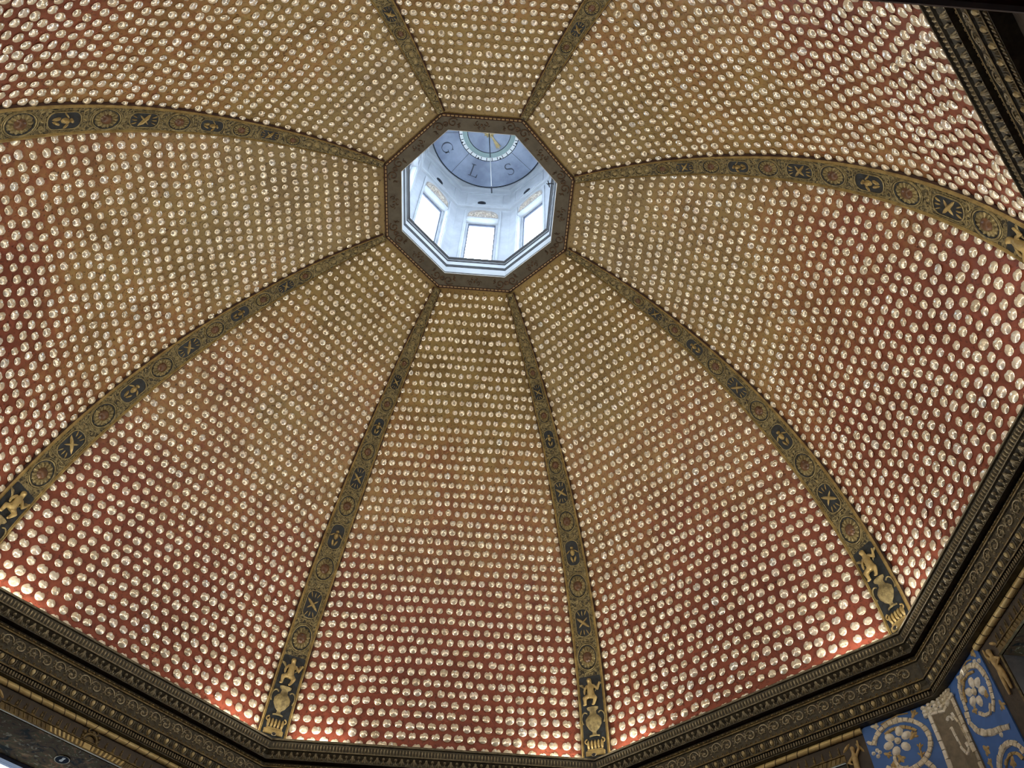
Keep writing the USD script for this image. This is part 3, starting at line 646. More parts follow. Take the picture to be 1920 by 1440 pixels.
# ------------------------------------------------------------------ frame round the skylight
fr = thing('skylight_frame', 'octagonal brown frame with scrollwork round the open skylight', 'frame', (0, 0, Z0))
def local(a):
    return lambda v: np.c_[v[:, 0] * math.cos(a) - v[:, 1] * math.sin(a), v[:, 0] * math.sin(a) + v[:, 1] * math.cos(a), v[:, 2]]
FO, FI = 0.957 * COS8, 0.792 * COS8
FZ = lambda x: 3.570 + (3.600 - 3.570) * (FO - x) / (FO - FI)
def on_frame(mesh, a):
    """(u outward from the frame's middle line, v along, n down) -> frame board."""
    v, f = mesh
    x = (FO + FI) / 2 - 0.008 + v[:, 0]
    return local(a)(np.c_[x, v[:, 1], FZ(x) - v[:, 2]]), f
for nm, a in SIDE.items():
    part('frame_board', xf(along([(FO - 0.026, FZ(FO) + 0.06), (FO - 0.026, FZ(FO - 0.026)), (FI + 0.004, FZ(FI + 0.004)), (FI, FZ(FI) + 0.003), (FI, 3.634)]), local(a)), 'ring_board', fr, smooth=False)
    part('outer_molding', xf(along([(FO + 0.004, 3.67), (FO + 0.004, FZ(FO) + 0.002), (FO, FZ(FO)), (FO - 0.004, FZ(FO) + 0.004), (FO - 0.005, FZ(FO) + 0.010), (FO - 0.022, FZ(FO) + 0.008), (FO - 0.023, FZ(FO) + 0.002), (FO - 0.027, FZ(FO) + 0.001), (FO - 0.028, FZ(FO) + 0.012)]), local(a)), 'rib_side', fr, smooth=False)
    bm = boxm((FO - 0.0205, -0.0145, FZ(FO) + 0.0005), (FO - 0.0065, 0.0145, FZ(FO) + 0.012), 0.003)
    part('bead_row', xf(repeat_y(bm, spread(FO * T8 - 0.008, 0.0365)), local(a)), 'ring_bead', fr, kind='stuff')
    part('lip_fillet', xf(along([(FI + 0.001, 3.6005), (FI - 0.004, 3.600), (FI - 0.004, 3.608), (FI + 0.001, 3.609)]), local(a)), 'plaster_grey', fr, smooth=False)
    half = (FO + FI) / 2 * T8
    for s in (-1, 1):
        y = s * (half - 0.075); sc = []
        sc.append(tube(spiral((0.004, y), 0.048, 0.010, -s * 0.3 * PI, s * 2.2 * PI, 24)[:, [0, 1, 2]] + [0, 0, 0.002], 0.0062, 5))
        sc.append(tube(spiral((-0.012, y + s * 0.060), 0.026, 0.006, s * PI, -s * 1.2 * PI, 14) + [0, 0, 0.002], 0.0050, 5))
        for k in range(4): sc.append(blob((-0.036 + 0.012 * k, y - s * (0.052 + 0.006 * (k % 2)), 0), (0.017, 0.006, 0.006), na=6, nr=2, ax=s * (0.5 + 0.5 * k)))
        part('corner_scroll', on_frame(cat(sc), a), 'ring_scroll', fr)
    sc = [blob((0, 0, 0), (0.016, 0.012, 0.008), na=8, nr=2)]
    for s in (-1, 1):
        sc.append(tube(spiral((0.010, s * 0.036), 0.024, 0.006, 0, s * 1.7 * PI, 14) + [0, 0, 0.002], 0.0046, 5))
        sc.append(tube(spiral((-0.026, s * 0.020), 0.014, 0.005, PI, PI - s * 1.5 * PI, 10) + [0, 0, 0.002], 0.0040, 5))
        sc.append(blob((-0.006, s * 0.066, 0), (0.014, 0.005, 0.005), na=6, nr=2, ax=s * 0.9))
    part('center_scroll', on_frame(cat(sc), a), 'ring_scroll', fr)

# ------------------------------------------------------------------ the lantern above the skylight
LZ0, LW, LT = 3.866, 0.752, 5.25
cu = thing('trim_4', 'white and slate stepped curb inside the skylight opening', 'curb', (0, 0, Z0), kind='structure', num=False)
for nm, a in SIDE.items():
    S = [('slate', [(0.748, 3.606), (0.738, 3.612), (0.731, 3.634)]), ('curb_white', [(0.731, 3.634), (0.731, 3.737)]), ('slate', [(0.731, 3.737), (0.729, 3.741), (0.715, 3.762)]),
         ('curb_white', [(0.715, 3.762), (0.715, 3.825)]), ('slate', [(0.715, 3.825), (0.704, 3.840)]), ('curb_white', [(0.704, 3.840), (0.704, 3.847)]), ('slate', [(0.704, 3.847), (0.684, 3.864)]), ('plaster', [(0.684, 3.864), (0.686, 3.868), (LW + 0.1, 3.868)])]
    for m, pr in S: part('curb_step' if m == 'curb_white' else 'slate_band' if m == 'slate' else 'curb_top', xf(along(pr), local(a)), m, cu, smooth=False)
wd_lab = {}
for nm, a in SIDE.items():
    lw = thing('wall_lantern_' + nm, f'pale plaster wall of the lantern on the {nm} side', 'wall', (0, 0, Z0), kind='structure', num=False)
    HWN, HT_ = 0.185, 4.965
    part('window_wall', xf(wall_with_hole(LW * T8 + 0.03, LZ0 - 0.1, LT + 0.55, (-HWN, 3.90, HWN, HT_), 0.12), lambda v: local(a)(v + [LW, 0, 0])), 'plaster', lw, smooth=False)
    for s in (-1, 1): part('jamb_molding', xf(boxm((LW - 0.014, s * (HWN + 0.004), 3.87), (LW + 0.002, s * (HWN + 0.030), 5.19), 0.003), local(a)), 'plaster', lw)
    part('lintel_molding', xf(boxm((LW - 0.012, -HWN, HT_ + 0.002), (LW + 0.002, HWN, HT_ + 0.022), 0.003), local(a)), 'plaster', lw)
    FX = 0.722
    part('frieze', xf(along([(LW + 0.02, LT), (FX + 0.004, LT), (FX, LT + 0.006), (FX, LT + 0.385), (FX - 0.006, LT + 0.390), (FX - 0.006, LT + 0.402), (0.7145, LT + 0.425), (0.712, LT + 0.460), (0.703, LT + 0.480), (0.695, LT + 0.493)]), local(a)), 'plaster', lw, smooth=20)
    pw = 0.215
    P = [(-pw, 5.30), (pw, 5.30), (pw, 5.590), (-pw, 5.590)]
    fm = cat([boxm((FX - 0.007, -pw, z - 0.006), (FX + 0.002, pw, z + 0.006), 0.002) for z in (5.298, 5.592)] + [boxm((FX - 0.007, s * pw - 0.006, 5.298), (FX + 0.002, s * pw + 0.006, 5.592), 0.002) for s in (-1, 1)])
    part('panel_molding', xf(fm, local(a)), 'plaster', lw)
    wn += 1
    wd = thing(f'window_{wn}', f'bright white lantern window on the {nm} side', 'window', (0, 0, Z0), kind='structure', num=False)
    GX = LW + 0.070
    for s in (-1, 1): part('frame', xf(boxm((GX - 0.012, s * HWN, 3.90), (GX + 0.012, s * (HWN - 0.028), HT_)), local(a)), 'plaster', wd, smooth=False)
    part('frame', xf(boxm((GX - 0.012, -HWN, 3.90), (GX + 0.012, HWN, 3.925)), local(a)), 'plaster', wd, smooth=False)
    part('sash', xf(cat([boxm((GX - 0.004, -HWN + 0.028, HT_ - 0.024), (GX + 0.010, HWN - 0.028, HT_))] + [boxm((GX - 0.004, s * (HWN - 0.028), 3.925), (GX + 0.010, s * (HWN - 0.038), HT_ - 0.024)) for s in (-1, 1)]), local(a)), 'window_frame', wd, smooth=False)
    part('pane', xf(boxm((GX, -HWN + 0.036, 3.925), (GX + 0.003, HWN - 0.036, HT_ - 0.02)), local(a)), 'pane', wd, smooth=False)
cl = thing('ceiling_lantern', 'flat plaster ceiling over the lantern carrying the painted dial', 'ceiling', (0, 0, Z0), kind='structure', num=False)
octo = lambda ir: Polygon([(ir / COS8 * math.cos(CORNER[k]), ir / COS8 * math.sin(CORNER[k])) for k in range(1, 9)])
part('ceiling_slab', extrude(octo(LW + 0.12), 0.06, 5.742), 'plaster', cl, smooth=False)
part('roof', extrude(octo(LW + 0.16), 0.05, 5.802), 'roof_lead', cl, smooth=False)
# gilt fretwork over the windows the view shows, dark oval vents in the frieze above them
for nm, lab in (('southeast', 'gilt scroll fretwork over the middle bright lantern window'), ('east', 'gilt scroll fretwork over the lantern window at nine o\'clock'), ('south', 'gilt scroll fretwork over the lantern window at three o\'clock')):
    a = SIDE[nm]
    ft = thing('fretwork', lab, 'carving', (0, 0, Z0), a, 'gilt fretwork over the lantern windows')
    def on_lw(mesh, z=5.105, x=LW): v, f = mesh; return np.c_[x - v[:, 2], v[:, 1], z + v[:, 0]], f
    q = np.linspace(0, PI, 15)
    out = np.vstack([np.c_[-0.085 + 0.19 * np.sin(q) ** 0.6, 0.178 * np.cos(q), 0 * q]])
    part('backing', on_lw(cat([extrude(Polygon(out[:, :2]), 0.004)])), 'fret_gold', ft, smooth=False)
    rf = np.random.default_rng(9)
    for s in (-1, 1):
        for y, r in ((0.060, 0.040), (0.125, 0.032)):
            part('scroll', on_lw(cat([tube(spiral((-0.015 if y < 0.1 else -0.03, s * y), r, 0.008, s * 0.2, s * 3.9 * PI / 2, 18) + [0, 0, 0.006], 0.0075, 5)] + [blob((-0.06, s * (y + d), 0.003), (0.020, 0.009, 0.008), na=6, nr=2, ax=s * d * 20) for d in (-0.03, 0.0, 0.03)])), 'fret_scroll', ft)
    part('shell_crest', on_lw(cat([blob((0.02 + 0.0, k * 0.016, 0.003), (0.052, 0.010, 0.012), na=6, nr=2, ax=-k * 0.28) for k in range(-3, 4)])), 'fret_scroll', ft)
for nm, lab in (('southeast', 'dark oval vent in the frieze over the middle lantern window'), ('east', 'dark oval vent in the frieze over the lantern window at nine o\'clock'), ('south', 'dark oval vent in the frieze over the lantern window at three o\'clock')):
    vt = thing('vent', lab, 'vent', (0, 0, Z0), SIDE[nm], 'oval vents in the lantern frieze')
    q = np.arange(20) * 2 * PI / 20; P = np.c_[0.044 * np.sin(q), 0.046 * np.cos(q)]
    v, f = extrude(Polygon(P), 0.004); part('vent_hole', (np.c_[0.722 - v[:, 2] + 0.001, v[:, 1] + 0.03, 5.345 + v[:, 0]], f), 'iron', vt, smooth=False)
    v, f = tube(np.c_[P, 0 * q + 0.003], 0.0045, 5, closed=True); part('vent_rim', (np.c_[0.722 - v[:, 2], v[:, 1] + 0.03, 5.345 + v[:, 0]], f), 'slate', vt)

# the painted wind dial on the lantern's ceiling, its pointer and the pole
DZ = 5.736
dl = thing('wind_dial', 'grey blue painted wind dial with letters and a ticked white ring', 'dial', (0, 0, Z0))
def ring(r0, r1, h, z, n=72):
    q = np.arange(n) * 2 * PI / n
    o = [(r1 * math.cos(t), r1 * math.sin(t)) for t in q]
    p = Polygon(o, [[(r0 * math.cos(t), r0 * math.sin(t)) for t in q]] if r0 else None)
    return extrude(p, h, z)
part('dial_face', ring(0, 0.682, 0.008, DZ), 'dial_blue', dl, smooth=False)
part('border_line', ring(0.676, 0.690, 0.008, DZ - 0.002), 'dial_line', dl, smooth=False)
part('white_ring', ring(0.312, 0.350, 0.004, DZ - 0.003), 'dial_white', dl, smooth=False)
part('ring_line', ring(0.349, 0.357, 0.004, DZ - 0.003), 'dial_line', dl, smooth=False)
part('teal_ring', ring(0.256, 0.313, 0.004, DZ - 0.0025), 'dial_teal', dl, smooth=False)
part('ring_line', ring(0.249, 0.257, 0.004, DZ - 0.003), 'dial_line', dl, smooth=False)
for k in range(32):
    q = k * 2 * PI / 32 + 0.04; b = boxm((0.314, -0.0035, DZ - 0.0042), (0.352, 0.0035, DZ - 0.002))
    part('tick', xf(b, local(q)), 'dial_line', dl, smooth=False)
    if k % 4 == 1:
        v, f = extrude(Polygon([(0.352, -0.015), (0.352, 0.015), (0.326, 0.0)]), 0.003, DZ - 0.0045); part('point_mark', xf((v, f), local(q + 0.10)), 'dial_line', dl, smooth=False)
for k in range(8): part('division_line', xf(boxm((0.36, -0.0022, DZ - 0.001), (0.675, 0.0022, DZ + 0.002)), local(k * PI / 4 - 0.10)), 'slate', dl, smooth=False)
def band(pts, w):
    p = np.asarray(pts, float); w = np.broadcast_to(w, (len(p),)); g = np.gradient(p, axis=0); g /= np.linalg.norm(g, axis=1, keepdims=True); nn = np.c_[-g[:, 1], g[:, 0]]
    return Polygon(np.vstack([p + nn * w[:, None] / 2, (p - nn * w[:, None] / 2)[::-1]])).buffer(0)
def strokes(ch):
    """Roman capitals of height 1 round the origin, thick and thin strokes with serifs."""
    if ch == 'L':
        return [sbox(-.24, -.5, -.14, .5), sbox(-.36, .46, -.02, .5), sbox(-.36, -.5, .34, -.46), Polygon([(.34, -.5), (.34, -.22), (.30, -.22), (.26, -.46), (.26, -.5)])]
    if ch == 'G':
        q = np.radians(np.linspace(52, 335, 30)); w = .035 + .075 * np.abs(np.cos(q)) ** 1.5
        return [band(np.c_[.44 * np.cos(q), .48 * np.sin(q)], w), sbox(.33, -.36, .42, -.02), sbox(.20, -.05, .52, -.01), Polygon([(.26, .38), (.36, .48), (.34, .20)])]
    t = np.linspace(0, 1, 40); q1 = np.radians(np.linspace(40, 265, 20)); q2 = np.radians(np.linspace(85, -140, 20))
    P = np.vstack([np.c_[.25 * np.cos(q1), .26 + .22 * np.sin(q1)], np.c_[.27 * np.cos(q2), -.24 + .25 * np.sin(q2)]])
    return [band(P, .04 + .075 * np.exp(-((t - .5) / .22) ** 2)), Polygon([(.19, .38), (.22, .50), (.25, .25)]), Polygon([(-.21, -.38), (-.26, -.50), (-.27, -.24)])]
def letter(ch, ang_, r, h):
    v, f = cat([extrude(g.buffer(0), 0.003) for g in strokes(ch)]); v = v * [h, h, 1]
    o = np.array([math.cos(ang_), math.sin(ang_), 0]); up_ = -o; rt = np.cross(up_, [0, 0, -1.0])
    P = v[:, 0:1] * rt + v[:, 1:2] * up_ + o * r; P[:, 2] = DZ - 0.0005 - v[:, 2]
    part('letter', (P, f), 'letter_ink', dl, f'dark painted letter {ch}', smooth=False)
letter('G', math.radians(20), 0.535, 0.135); letter('L', math.radians(-27.4), 0.51, 0.15); letter('S', math.radians(-76.4), 0.507, 0.145)
part('hub', xf(cat([blob((0, 0, 0), (0.062, 0.062, 0.020), na=16, nr=3)] + [blob((0.058 * math.cos(k * PI / 6), 0.058 * math.sin(k * PI / 6), 0), (0.020, 0.010, 0.008), na=6, nr=2, ax=k * PI / 6) for k in range(12)]), lambda v: np.c_[v[:, 0], v[:, 1], DZ - v[:, 2]]), 'dial_gold', dl, 'gilt rosette at the dial\'s centre')
pt_ = thing('pointer', 'gilt wind pointer lying across the grey dial', 'pointer', (0, 0, Z0))
q = math.radians(-80.5)
v, f = extrude(Polygon([(0.045, -0.006), (0.045, 0.006), (0.16, 0.018), (0.215, 0.030), (0.200, 0.010), (0.236, 0.0), (0.200, -0.010), (0.215, -0.030), (0.16, -0.018)]), 0.006, DZ - 0.018)
part('blade', xf((v, f), local(q)), 'dial_gold', pt_, smooth=False)
part('blade_knob', xf(xf(blob((0.05, 0, 0), (0.016, 0.016, 0.012), na=10, nr=2), lambda v: np.c_[v[:, 0], v[:, 1], DZ - 0.016 - v[:, 2]]), local(q)), 'dial_gold', pt_)
po = thing('pole', 'thin two-tone pole hanging from the dial\'s centre', 'pole', (0, 0, Z0))
def ray_to(u, v, z):
    d = CAM_R.T @ np.array([(u - 960) / CAM_F, (v - 720) / CAM_F, 1.0]); return CAM_C + d * ((z + Z0 - CAM_C[2]) / d[2]) - [0, 0, Z0]
p0, p1 = np.array([0, 0, DZ - 0.02]), np.array([0.1046, -0.1240, 4.55])
p1 = ray_to(922.0, 361.5, 4.55)
mid = lambda t: p0 + (p1 - p0) * t
part('upper_rod', tube([p0, mid(0.44)], 0.0055, 8, nrm=(1, 0, 0)), 'dial_line', po)
part('lower_rod', tube([mid(0.44), mid(0.915)], 0.0048, 8, nrm=(1, 0, 0)), 'pole_grey', po)
part('tip', tube([mid(0.91), mid(1.0)], 0.0075, 8, nrm=(1, 0, 0)), 'iron', po)
# two black wire clips on the curb
for u_, v_, lab in ((764.5, 424.5, 'small black iron clip on the stepped curb at eight o\'clock'), (1028.5, 345.5, 'small black iron clip on the stepped curb at two o\'clock')):
    cpt = ray_to(u_, v_, 3.80)
    ic = thing('clip', lab, 'clip', (cpt[0], cpt[1], cpt[2] + Z0), math.atan2(cpt[1], cpt[0]), 'iron clips on the skylight curb')
    part('stem', tube([(-0.005, -0.01, 0.0), (0.045, 0.012, 0.012)], 0.006, 6), 'iron', ic)
    part('spike', tube([(0.0, -0.034, 0.010), (0.004, 0.030, -0.008)], 0.0045, 6), 'iron', ic)
    part('spike', tube([(-0.018, -0.004, 0.020), (0.012, 0.0, -0.026)], 0.0045, 6, nrm=(0, 1, 0)), 'iron', ic)
    part('knob', ellipsoid((0, 0, 0), (0.011, 0.011, 0.011)), 'iron', ic)

# ------------------------------------------------------------------ gilt torus and painted surrounds under the cornice
PAN = 0.835
def torus_run(label, a, first=None):
    if first is not None: return dup(first, label, (0, 0, Z0), a)
    t = thing('torus_molding', label, 'molding', (0, 0, Z0), a)
    part('torus', tube([(3.388, -PAN, -0.489), (3.388, PAN, -0.489)], 0.0215, 14), 'torus_gold', t, smooth=60)
    part('dashed_fillet', boxm((3.372, -PAN, -0.468), (3.40, PAN, -0.461), 0.002), 'frieze_gold', t)
    ys = (np.arange(19) - 9) * 0.0875
    for y in ys:
        q = np.linspace(-0.25 * PI, 1.35 * PI, 12); s = 1 if y < 0.02 else -1
        part('ribbon', tube(np.c_[3.388 - 0.0222 * np.sin(q), y + s * 0.010 * (q - 0.5 * PI) , -0.489 + 0.0222 * np.cos(q)], 0.0028, 5, nrm=(0, 1, 0)), 'ribbon_brown', t)
    return t
t0_ = torus_run('ribbon-bound gilt torus under the cornice above the gilt balusters', SIDE['east'])
torus_run('ribbon-bound gilt torus under the cornice ending at the blue panel\'s rounded corner', SIDE['south'], t0_)
torus_run('ribbon-bound gilt torus rising from the blue panel\'s pointed tip', SIDE['southwest'], t0_)
def surround(label, a, first=None):
    if first is not None: return dup(first, label, (0, 0, Z0), a)
    t = thing('window_surround', label, 'window surround', (0, 0, Z0), a)
    F = WALL - 0.001
    of = lambda m, z, y=0.0: (np.c_[F - m[0][:, 2], m[0][:, 1] + y, z + m[0][:, 0]], m[1])
    part('strip', of(cat([boxm((-0.029, -EMB - 0.01, 0), (-0.020, EMB + 0.01, 0.020), 0.002), boxm((0.024, -EMB - 0.01, 0), (0.031, EMB + 0.01, 0.014), 0.002), boxm((-0.020, -EMB - 0.01, 0), (0.024, EMB + 0.01, 0.005))]), -0.632), 'frieze_gold', t)
    for k in range(-18, 19):
        if k == 0: m = boxm((-0.018, -0.030, 0), (0.022, 0.030, 0.012), 0.003)
        else:
            sl = 0.018 * np.sign(k); y = k * 0.0335 + 0.014 * np.sign(k)
            v, f = boxm((-0.018, -0.009, 0), (0.022, 0.009, 0.011), 0.003); v = v.copy(); v[:, 1] += y + v[:, 0] / 0.02 * sl * 0.5 * min(1, abs(k) / 6); m = (v, f)
        part('strip_block', of(m, -0.632), 'torus_gold' if abs(k) < 9 else 'frieze_gold', t)
    for k in range(-10, 11):
        if abs(k) < 2: continue
        y = k * 0.0625
        b = cat([boxm((-0.030, -0.016, 0), (-0.022, 0.016, 0.010), 0.002), blob((-0.004, 0.006 * np.sign(k), 0), (0.020, 0.011, 0.010), na=8, nr=2), blob((0.020, 0.006 * np.sign(k), 0), (0.008, 0.006, 0.006), na=6, nr=2), tube([(-0.026, -0.010, 0.005), (0.030, -0.010, 0.005)], 0.0028, 5)])
        part('baluster', of(b, -0.570, y), 'frieze_gold', t)
    q = np.linspace(0, PI, 13)
    cr = [tube(np.c_[0.050 * np.sin(q) - 0.03, 0.052 * np.cos(q), 0 * q + 0.008], 0.010, 6), boxm((-0.036, -0.068, 0), (-0.026, 0.068, 0.014), 0.003)]
    for s in (-1, 1): cr += [blob((0.020, s * 0.058, 0), (0.018, 0.018, 0.014), na=8, nr=2), blob((-0.008, s * 0.062, 0), (0.016, 0.012, 0.012), na=8, nr=2), tube(spiral((0.036, s * 0.024), 0.016, 0.005, 0, s * 1.5 * PI, 10) + [0, 0, 0.008], 0.005, 5)]
    cr += [blob((0.034, 0, 0.004), (0.018, 0.020, 0.016), na=8, nr=2), blob((-0.012, 0, 0), (0.020, 0.034, 0.006), na=8, nr=2)]
    part('crest', of(cat(cr), -0.562), 'frieze_gold', t, 'gilt scrolled crest over the middle of the strip')
    for s in (-1, 1):
        h = 0.34; p = lambda u, v, n: np.array([u * h, s * v * h, n * h])
        B = limb((p(.42, 0, .03), .055 * h), (p(.62, .02, .04), .062 * h), (p(.72, .02, .04), .03 * h), (p(.80, .03, .05), .05 * h))
        B += limb((p(.64, .06, .04), .03 * h), (p(.78, .16, .04), .024 * h), (p(.92, .17, .04), .018 * h)) + limb((p(.64, -.03, .04), .03 * h), (p(.56, -.13, .04), .024 * h), (p(.50, -.06, .06), .018 * h))
        B += limb((p(.40, .02, .03), .05 * h), (p(.20, .03, .05), .036 * h), (p(.0, .07, .03), .024 * h)) + limb((p(.40, -.02, .03), .05 * h), (p(.22, -.07, .05), .036 * h), (p(.04, -.05, .03), .024 * h))
        wv = cat([blob((.80 * h, s * .17 * h, 0), (.13 * h, .035 * h, .03 * h), na=8, nr=2, ax=-s * 0.5), blob((.88 * h, -s * .10 * h, 0), (.12 * h, .035 * h, .03 * h), na=8, nr=2, ax=s * 0.9)])
        fg = part('herm_figure', of(melt(B, 0.02, 4), -0.86, s * 0.725), 'ochre', t, 'gilt winged figure standing beside the window opening', smooth=60)
        part('wing', of(wv, -0.86, s * 0.725), 'ochre', fg)
        part('jamb_strip', of(boxm((-1.6, s * 0.660, 0), (-0.655, s * 0.672, 0.012), 0.003), 0.0), 'frieze_gold', t)
    return t
s0_ = surround('painted window surround with gilt balusters and a scrolled crest, under the seven o\'clock bay', SIDE['east'])
surround('painted window surround with a winged gilt figure on the five o\'clock side of the blue panel', SIDE['south'], s0_)
surround('dark window surround with a tall gilt figure on the three o\'clock side of the blue panel', SIDE['southwest'], s0_)
md = thing('oval_medallion', 'dark oval painted medallion on the soffit below the gilt balusters', 'medallion', (0, 0, Z0), SIDE['east'])
q = np.arange(24) * 2 * PI / 24; P = np.c_[3.615 + 0.062 * np.cos(q), 0.042 + 0.048 * np.sin(q)]
part('medallion_field', extrude(Polygon(P), 0.006, SOF - 0.010), 'ink', md, smooth=False)
part('medallion_rim', tube(np.c_[P, np.full(24, SOF - 0.008)], 0.004, 5, closed=True), 'frieze_gold', md)
part('bust', xf(melt(limb((np.array([-0.02, 0, 0]), .018), (np.array([0.012, 0, 0]), .012), (np.array([0.030, 0.002, 0]), .017)), 0.012, 3), lambda v: np.c_[3.615 - v[:, 0], 0.042 + v[:, 1], SOF - 0.006 + 0.4 * v[:, 2]]), 'pilaster_taupe', md, smooth=True)

# ------------------------------------------------------------------ blue corner panel with mother-of-pearl scrolls
bp = thing('corner_panel', 'blue corner panel with mother-of-pearl scrolls, flowers and a pearl pilaster', 'wall panel', (0, 0, Z0))
XS = 3.390                                   # panel face, across the flats
HC = XS * T8
def onp(which, mesh, lift=0.0):
    """(s along the wall, z, n toward the room) on the south ('L') or southwest ('R') face."""
    v, f = mesh; a = SIDE['south'] if which == 'L' else SIDE['southwest']
    return local(a)(np.c_[XS - v[:, 2] - lift, v[:, 0], v[:, 1]]), f
def flat(mesh_uv):                           # helper: blob/tube meshes are already (s, z, n)
    return mesh_uv
c = 0.030; rc_ = [(-0.835 - c + c * math.cos(q), -0.470 - c + c * math.sin(q)) for q in np.linspace(0, PI / 2, 6)]
polyL = Polygon([(-HC, -1.75), (-0.835, -1.75)] + rc_ + [(-HC, -0.470)])
polyR = Polygon([(HC, -1.75), (0.835, -1.75), (0.835, -0.500), (0.862, -0.470), (HC, -0.470)])
part('azure_ground', onp('L', xf(extrude(polyL, 0.012), lambda v: v - [0, 0, 0.012])), 'azure', bp, smooth=False)
part('azure_ground', onp('R', xf(extrude(polyR, 0.012), lambda v: v - [0, 0, 0.012])), 'azure', bp, smooth=False)
# pilaster folded round the corner
part('pilaster', onp('L', extrude(Polygon([(-HC - 0.004, -1.75), (-1.290, -1.75), (-1.296, -0.55), (-HC - 0.004, -0.55)]), 0.012)), 'pilaster_taupe', bp, smooth=False)
part('pilaster', onp('R', extrude(Polygon([(HC + 0.004, -1.75), (1.268, -1.75), (1.250, -0.55), (HC + 0.004, -0.55)]), 0.012)), 'pilaster_taupe', bp, smooth=False)
rp = np.random.default_rng(77)
def mosaic(which, pts, w, mat='mosaic_nacre', name='nacre_piece', lift=0.002, seg=0.036, h=0.008):
    """A band of separate nacre pieces set end to end along a line."""
    p = np.asarray(pts, float); d = np.r_[0, np.cumsum(np.linalg.norm(np.diff(p, axis=0), axis=1))]
    n = max(1, int(round(d[-1] / seg))); w = np.interp(np.linspace(0, 1, n + 1), np.linspace(0, 1, len(np.atleast_1d(w))), np.atleast_1d(w))
    for k in range(n):
        t = np.linspace(d[-1] * (k + 0.04) / n, d[-1] * (k + 0.96) / n, 4)
        q = np.c_[np.interp(t, d, p[:, 0]), np.interp(t, d, p[:, 1])]
        g = np.gradient(q, axis=0); g /= np.linalg.norm(g, axis=1, keepdims=True); nn = np.c_[-g[:, 1], g[:, 0]]
        ww = w[k] * rp.uniform(0.9, 1.1) / 2; top = h * rp.uniform(0.8, 1.3); tilt = rp.normal(0, 0.0022)
        A = np.r_[np.c_[q + nn * ww, np.full(4, 0.0)], np.c_[q + nn * ww * 0.72, np.full(4, top + tilt)], np.c_[q - nn * ww * 0.72, np.full(4, top - tilt)], np.c_[q - nn * ww, np.full(4, 0.0)]]
        i, j = np.meshgrid(np.arange(3), np.arange(3), indexing='ij')
        F = np.stack([i * 4 + j, i * 4 + j + 1, (i + 1) * 4 + j + 1, (i + 1) * 4 + j], -1).reshape(-1, 4)
        F = np.vstack([F, [[0, 4, 8, 12], [3, 15, 11, 7]]])
        part(name, onp(which, (A, F), lift), mat, bp, smooth=40)
def arc(c, rx, ry, a0, a1, n=20, turn=0.0):
    a = np.radians(np.linspace(a0, a1, n)); x, y = rx * np.cos(a), ry * np.sin(a); t = math.radians(turn)
    return np.c_[c[0] + x * math.cos(t) - y * math.sin(t), c[1] + x * math.sin(t) + y * math.cos(t)]
def flower(which, petals, ctr, r=0.040):
    fl_ = part('flower', onp(which, blob((ctr[0], ctr[1], 0.006), (0.024, 0.024, 0.018), na=10, nr=3), 0.002), 'mosaic_nacre', bp, 'mother-of-pearl flower inside a scroll')
    for x, y in petals:
        ax = math.atan2(y - ctr[1], x - ctr[0])
        part('petal', onp(which, blob((x, y, 0.002), (r, r * 0.78, 0.016), na=10, nr=3, ax=ax), 0.001), 'mosaic_white', fl_, smooth=True)
def leaf_at(which, x, y, l, w, ax, mat='ochre', name='gold_leaf'):
    part(name, onp(which, cat([blob((x, y, 0.0), (l, w, 0.007), na=8, nr=2, ax=math.radians(ax)), blob((x + 0.5 * l * math.cos(math.radians(ax + 60)), y + 0.5 * l * math.sin(math.radians(ax + 60)), 0.0), (l * .45, w * .7, 0.005), na=6, nr=2, ax=math.radians(ax + 40)), blob((x + 0.5 * l * math.cos(math.radians(ax - 60)), y + 0.5 * l * math.sin(math.radians(ax - 60)), 0.0), (l * .45, w * .7, 0.005), na=6, nr=2, ax=math.radians(ax - 40))]), 0.001), mat, bp)
# south face
mosaic('L', arc((-1.058, -0.672), 0.188, 0.165, 20, 320, 40), 0.034)
mosaic('L', arc((-1.052, -0.685), 0.150, 0.130, 60, 150, 14), 0.022, 'ochre', 'gold_line')
mosaic('L', arc((-1.045, -0.758), 0.062, 0.066, 60, -100, 12), 0.026)
mosaic('L', np.array([(-1.150, -0.800), (-1.195, -0.87), (-1.205, -0.96), (-1.17, -1.06), (-1.10, -1.14)]), 0.036)
mosaic('L', arc((-1.055, -1.15), 0.170, 0.140, 80, -180, 26), 0.034)
mosaic('L', np.array([(-0.875, -0.600), (-0.858, -0.585), (-0.845, -0.59)]), (0.026, 0.010))
mosaic('L', np.array([(-0.975, -0.80), (-1.05, -0.855), (-1.13, -0.885)]), 0.030)
flower('L', [(-1.074, -0.578), (-1.108, -0.622), (-1.080, -0.690), (-1.010, -0.700), (-0.975, -0.648), (-1.000, -0.598)], (-1.045, -0.640), 0.036)
for x, y, l, w, ax in ((-1.150, -0.640, 0.040, 0.015, 150), (-1.020, -0.748, 0.040, 0.016, 250), (-0.950, -0.700, 0.032, 0.013, 215), (-1.165, -0.722, 0.030, 0.010, 110), (-1.155, -0.775, 0.034, 0.010, 100), (-0.968, -0.775, 0.028, 0.020, 300), (-1.205, -0.505, 0.036, 0.014, 130)):
    leaf_at('L', x, y, l, w, ax)
for x, y in ((-0.862, -0.662), (-0.892, -0.650), (-0.905, -0.668), (-0.885, -0.690), (-1.088, -0.494)): part('nacre_bead', onp('L', blob((x, y, 0), (0.016, 0.016, 0.013), na=8, nr=2)), 'mosaic_white', bp, smooth=True)
leaf_at('L', -0.930, -0.492, 0.034, 0.014, 200, 'mosaic_nacre', 'nacre_sprig')
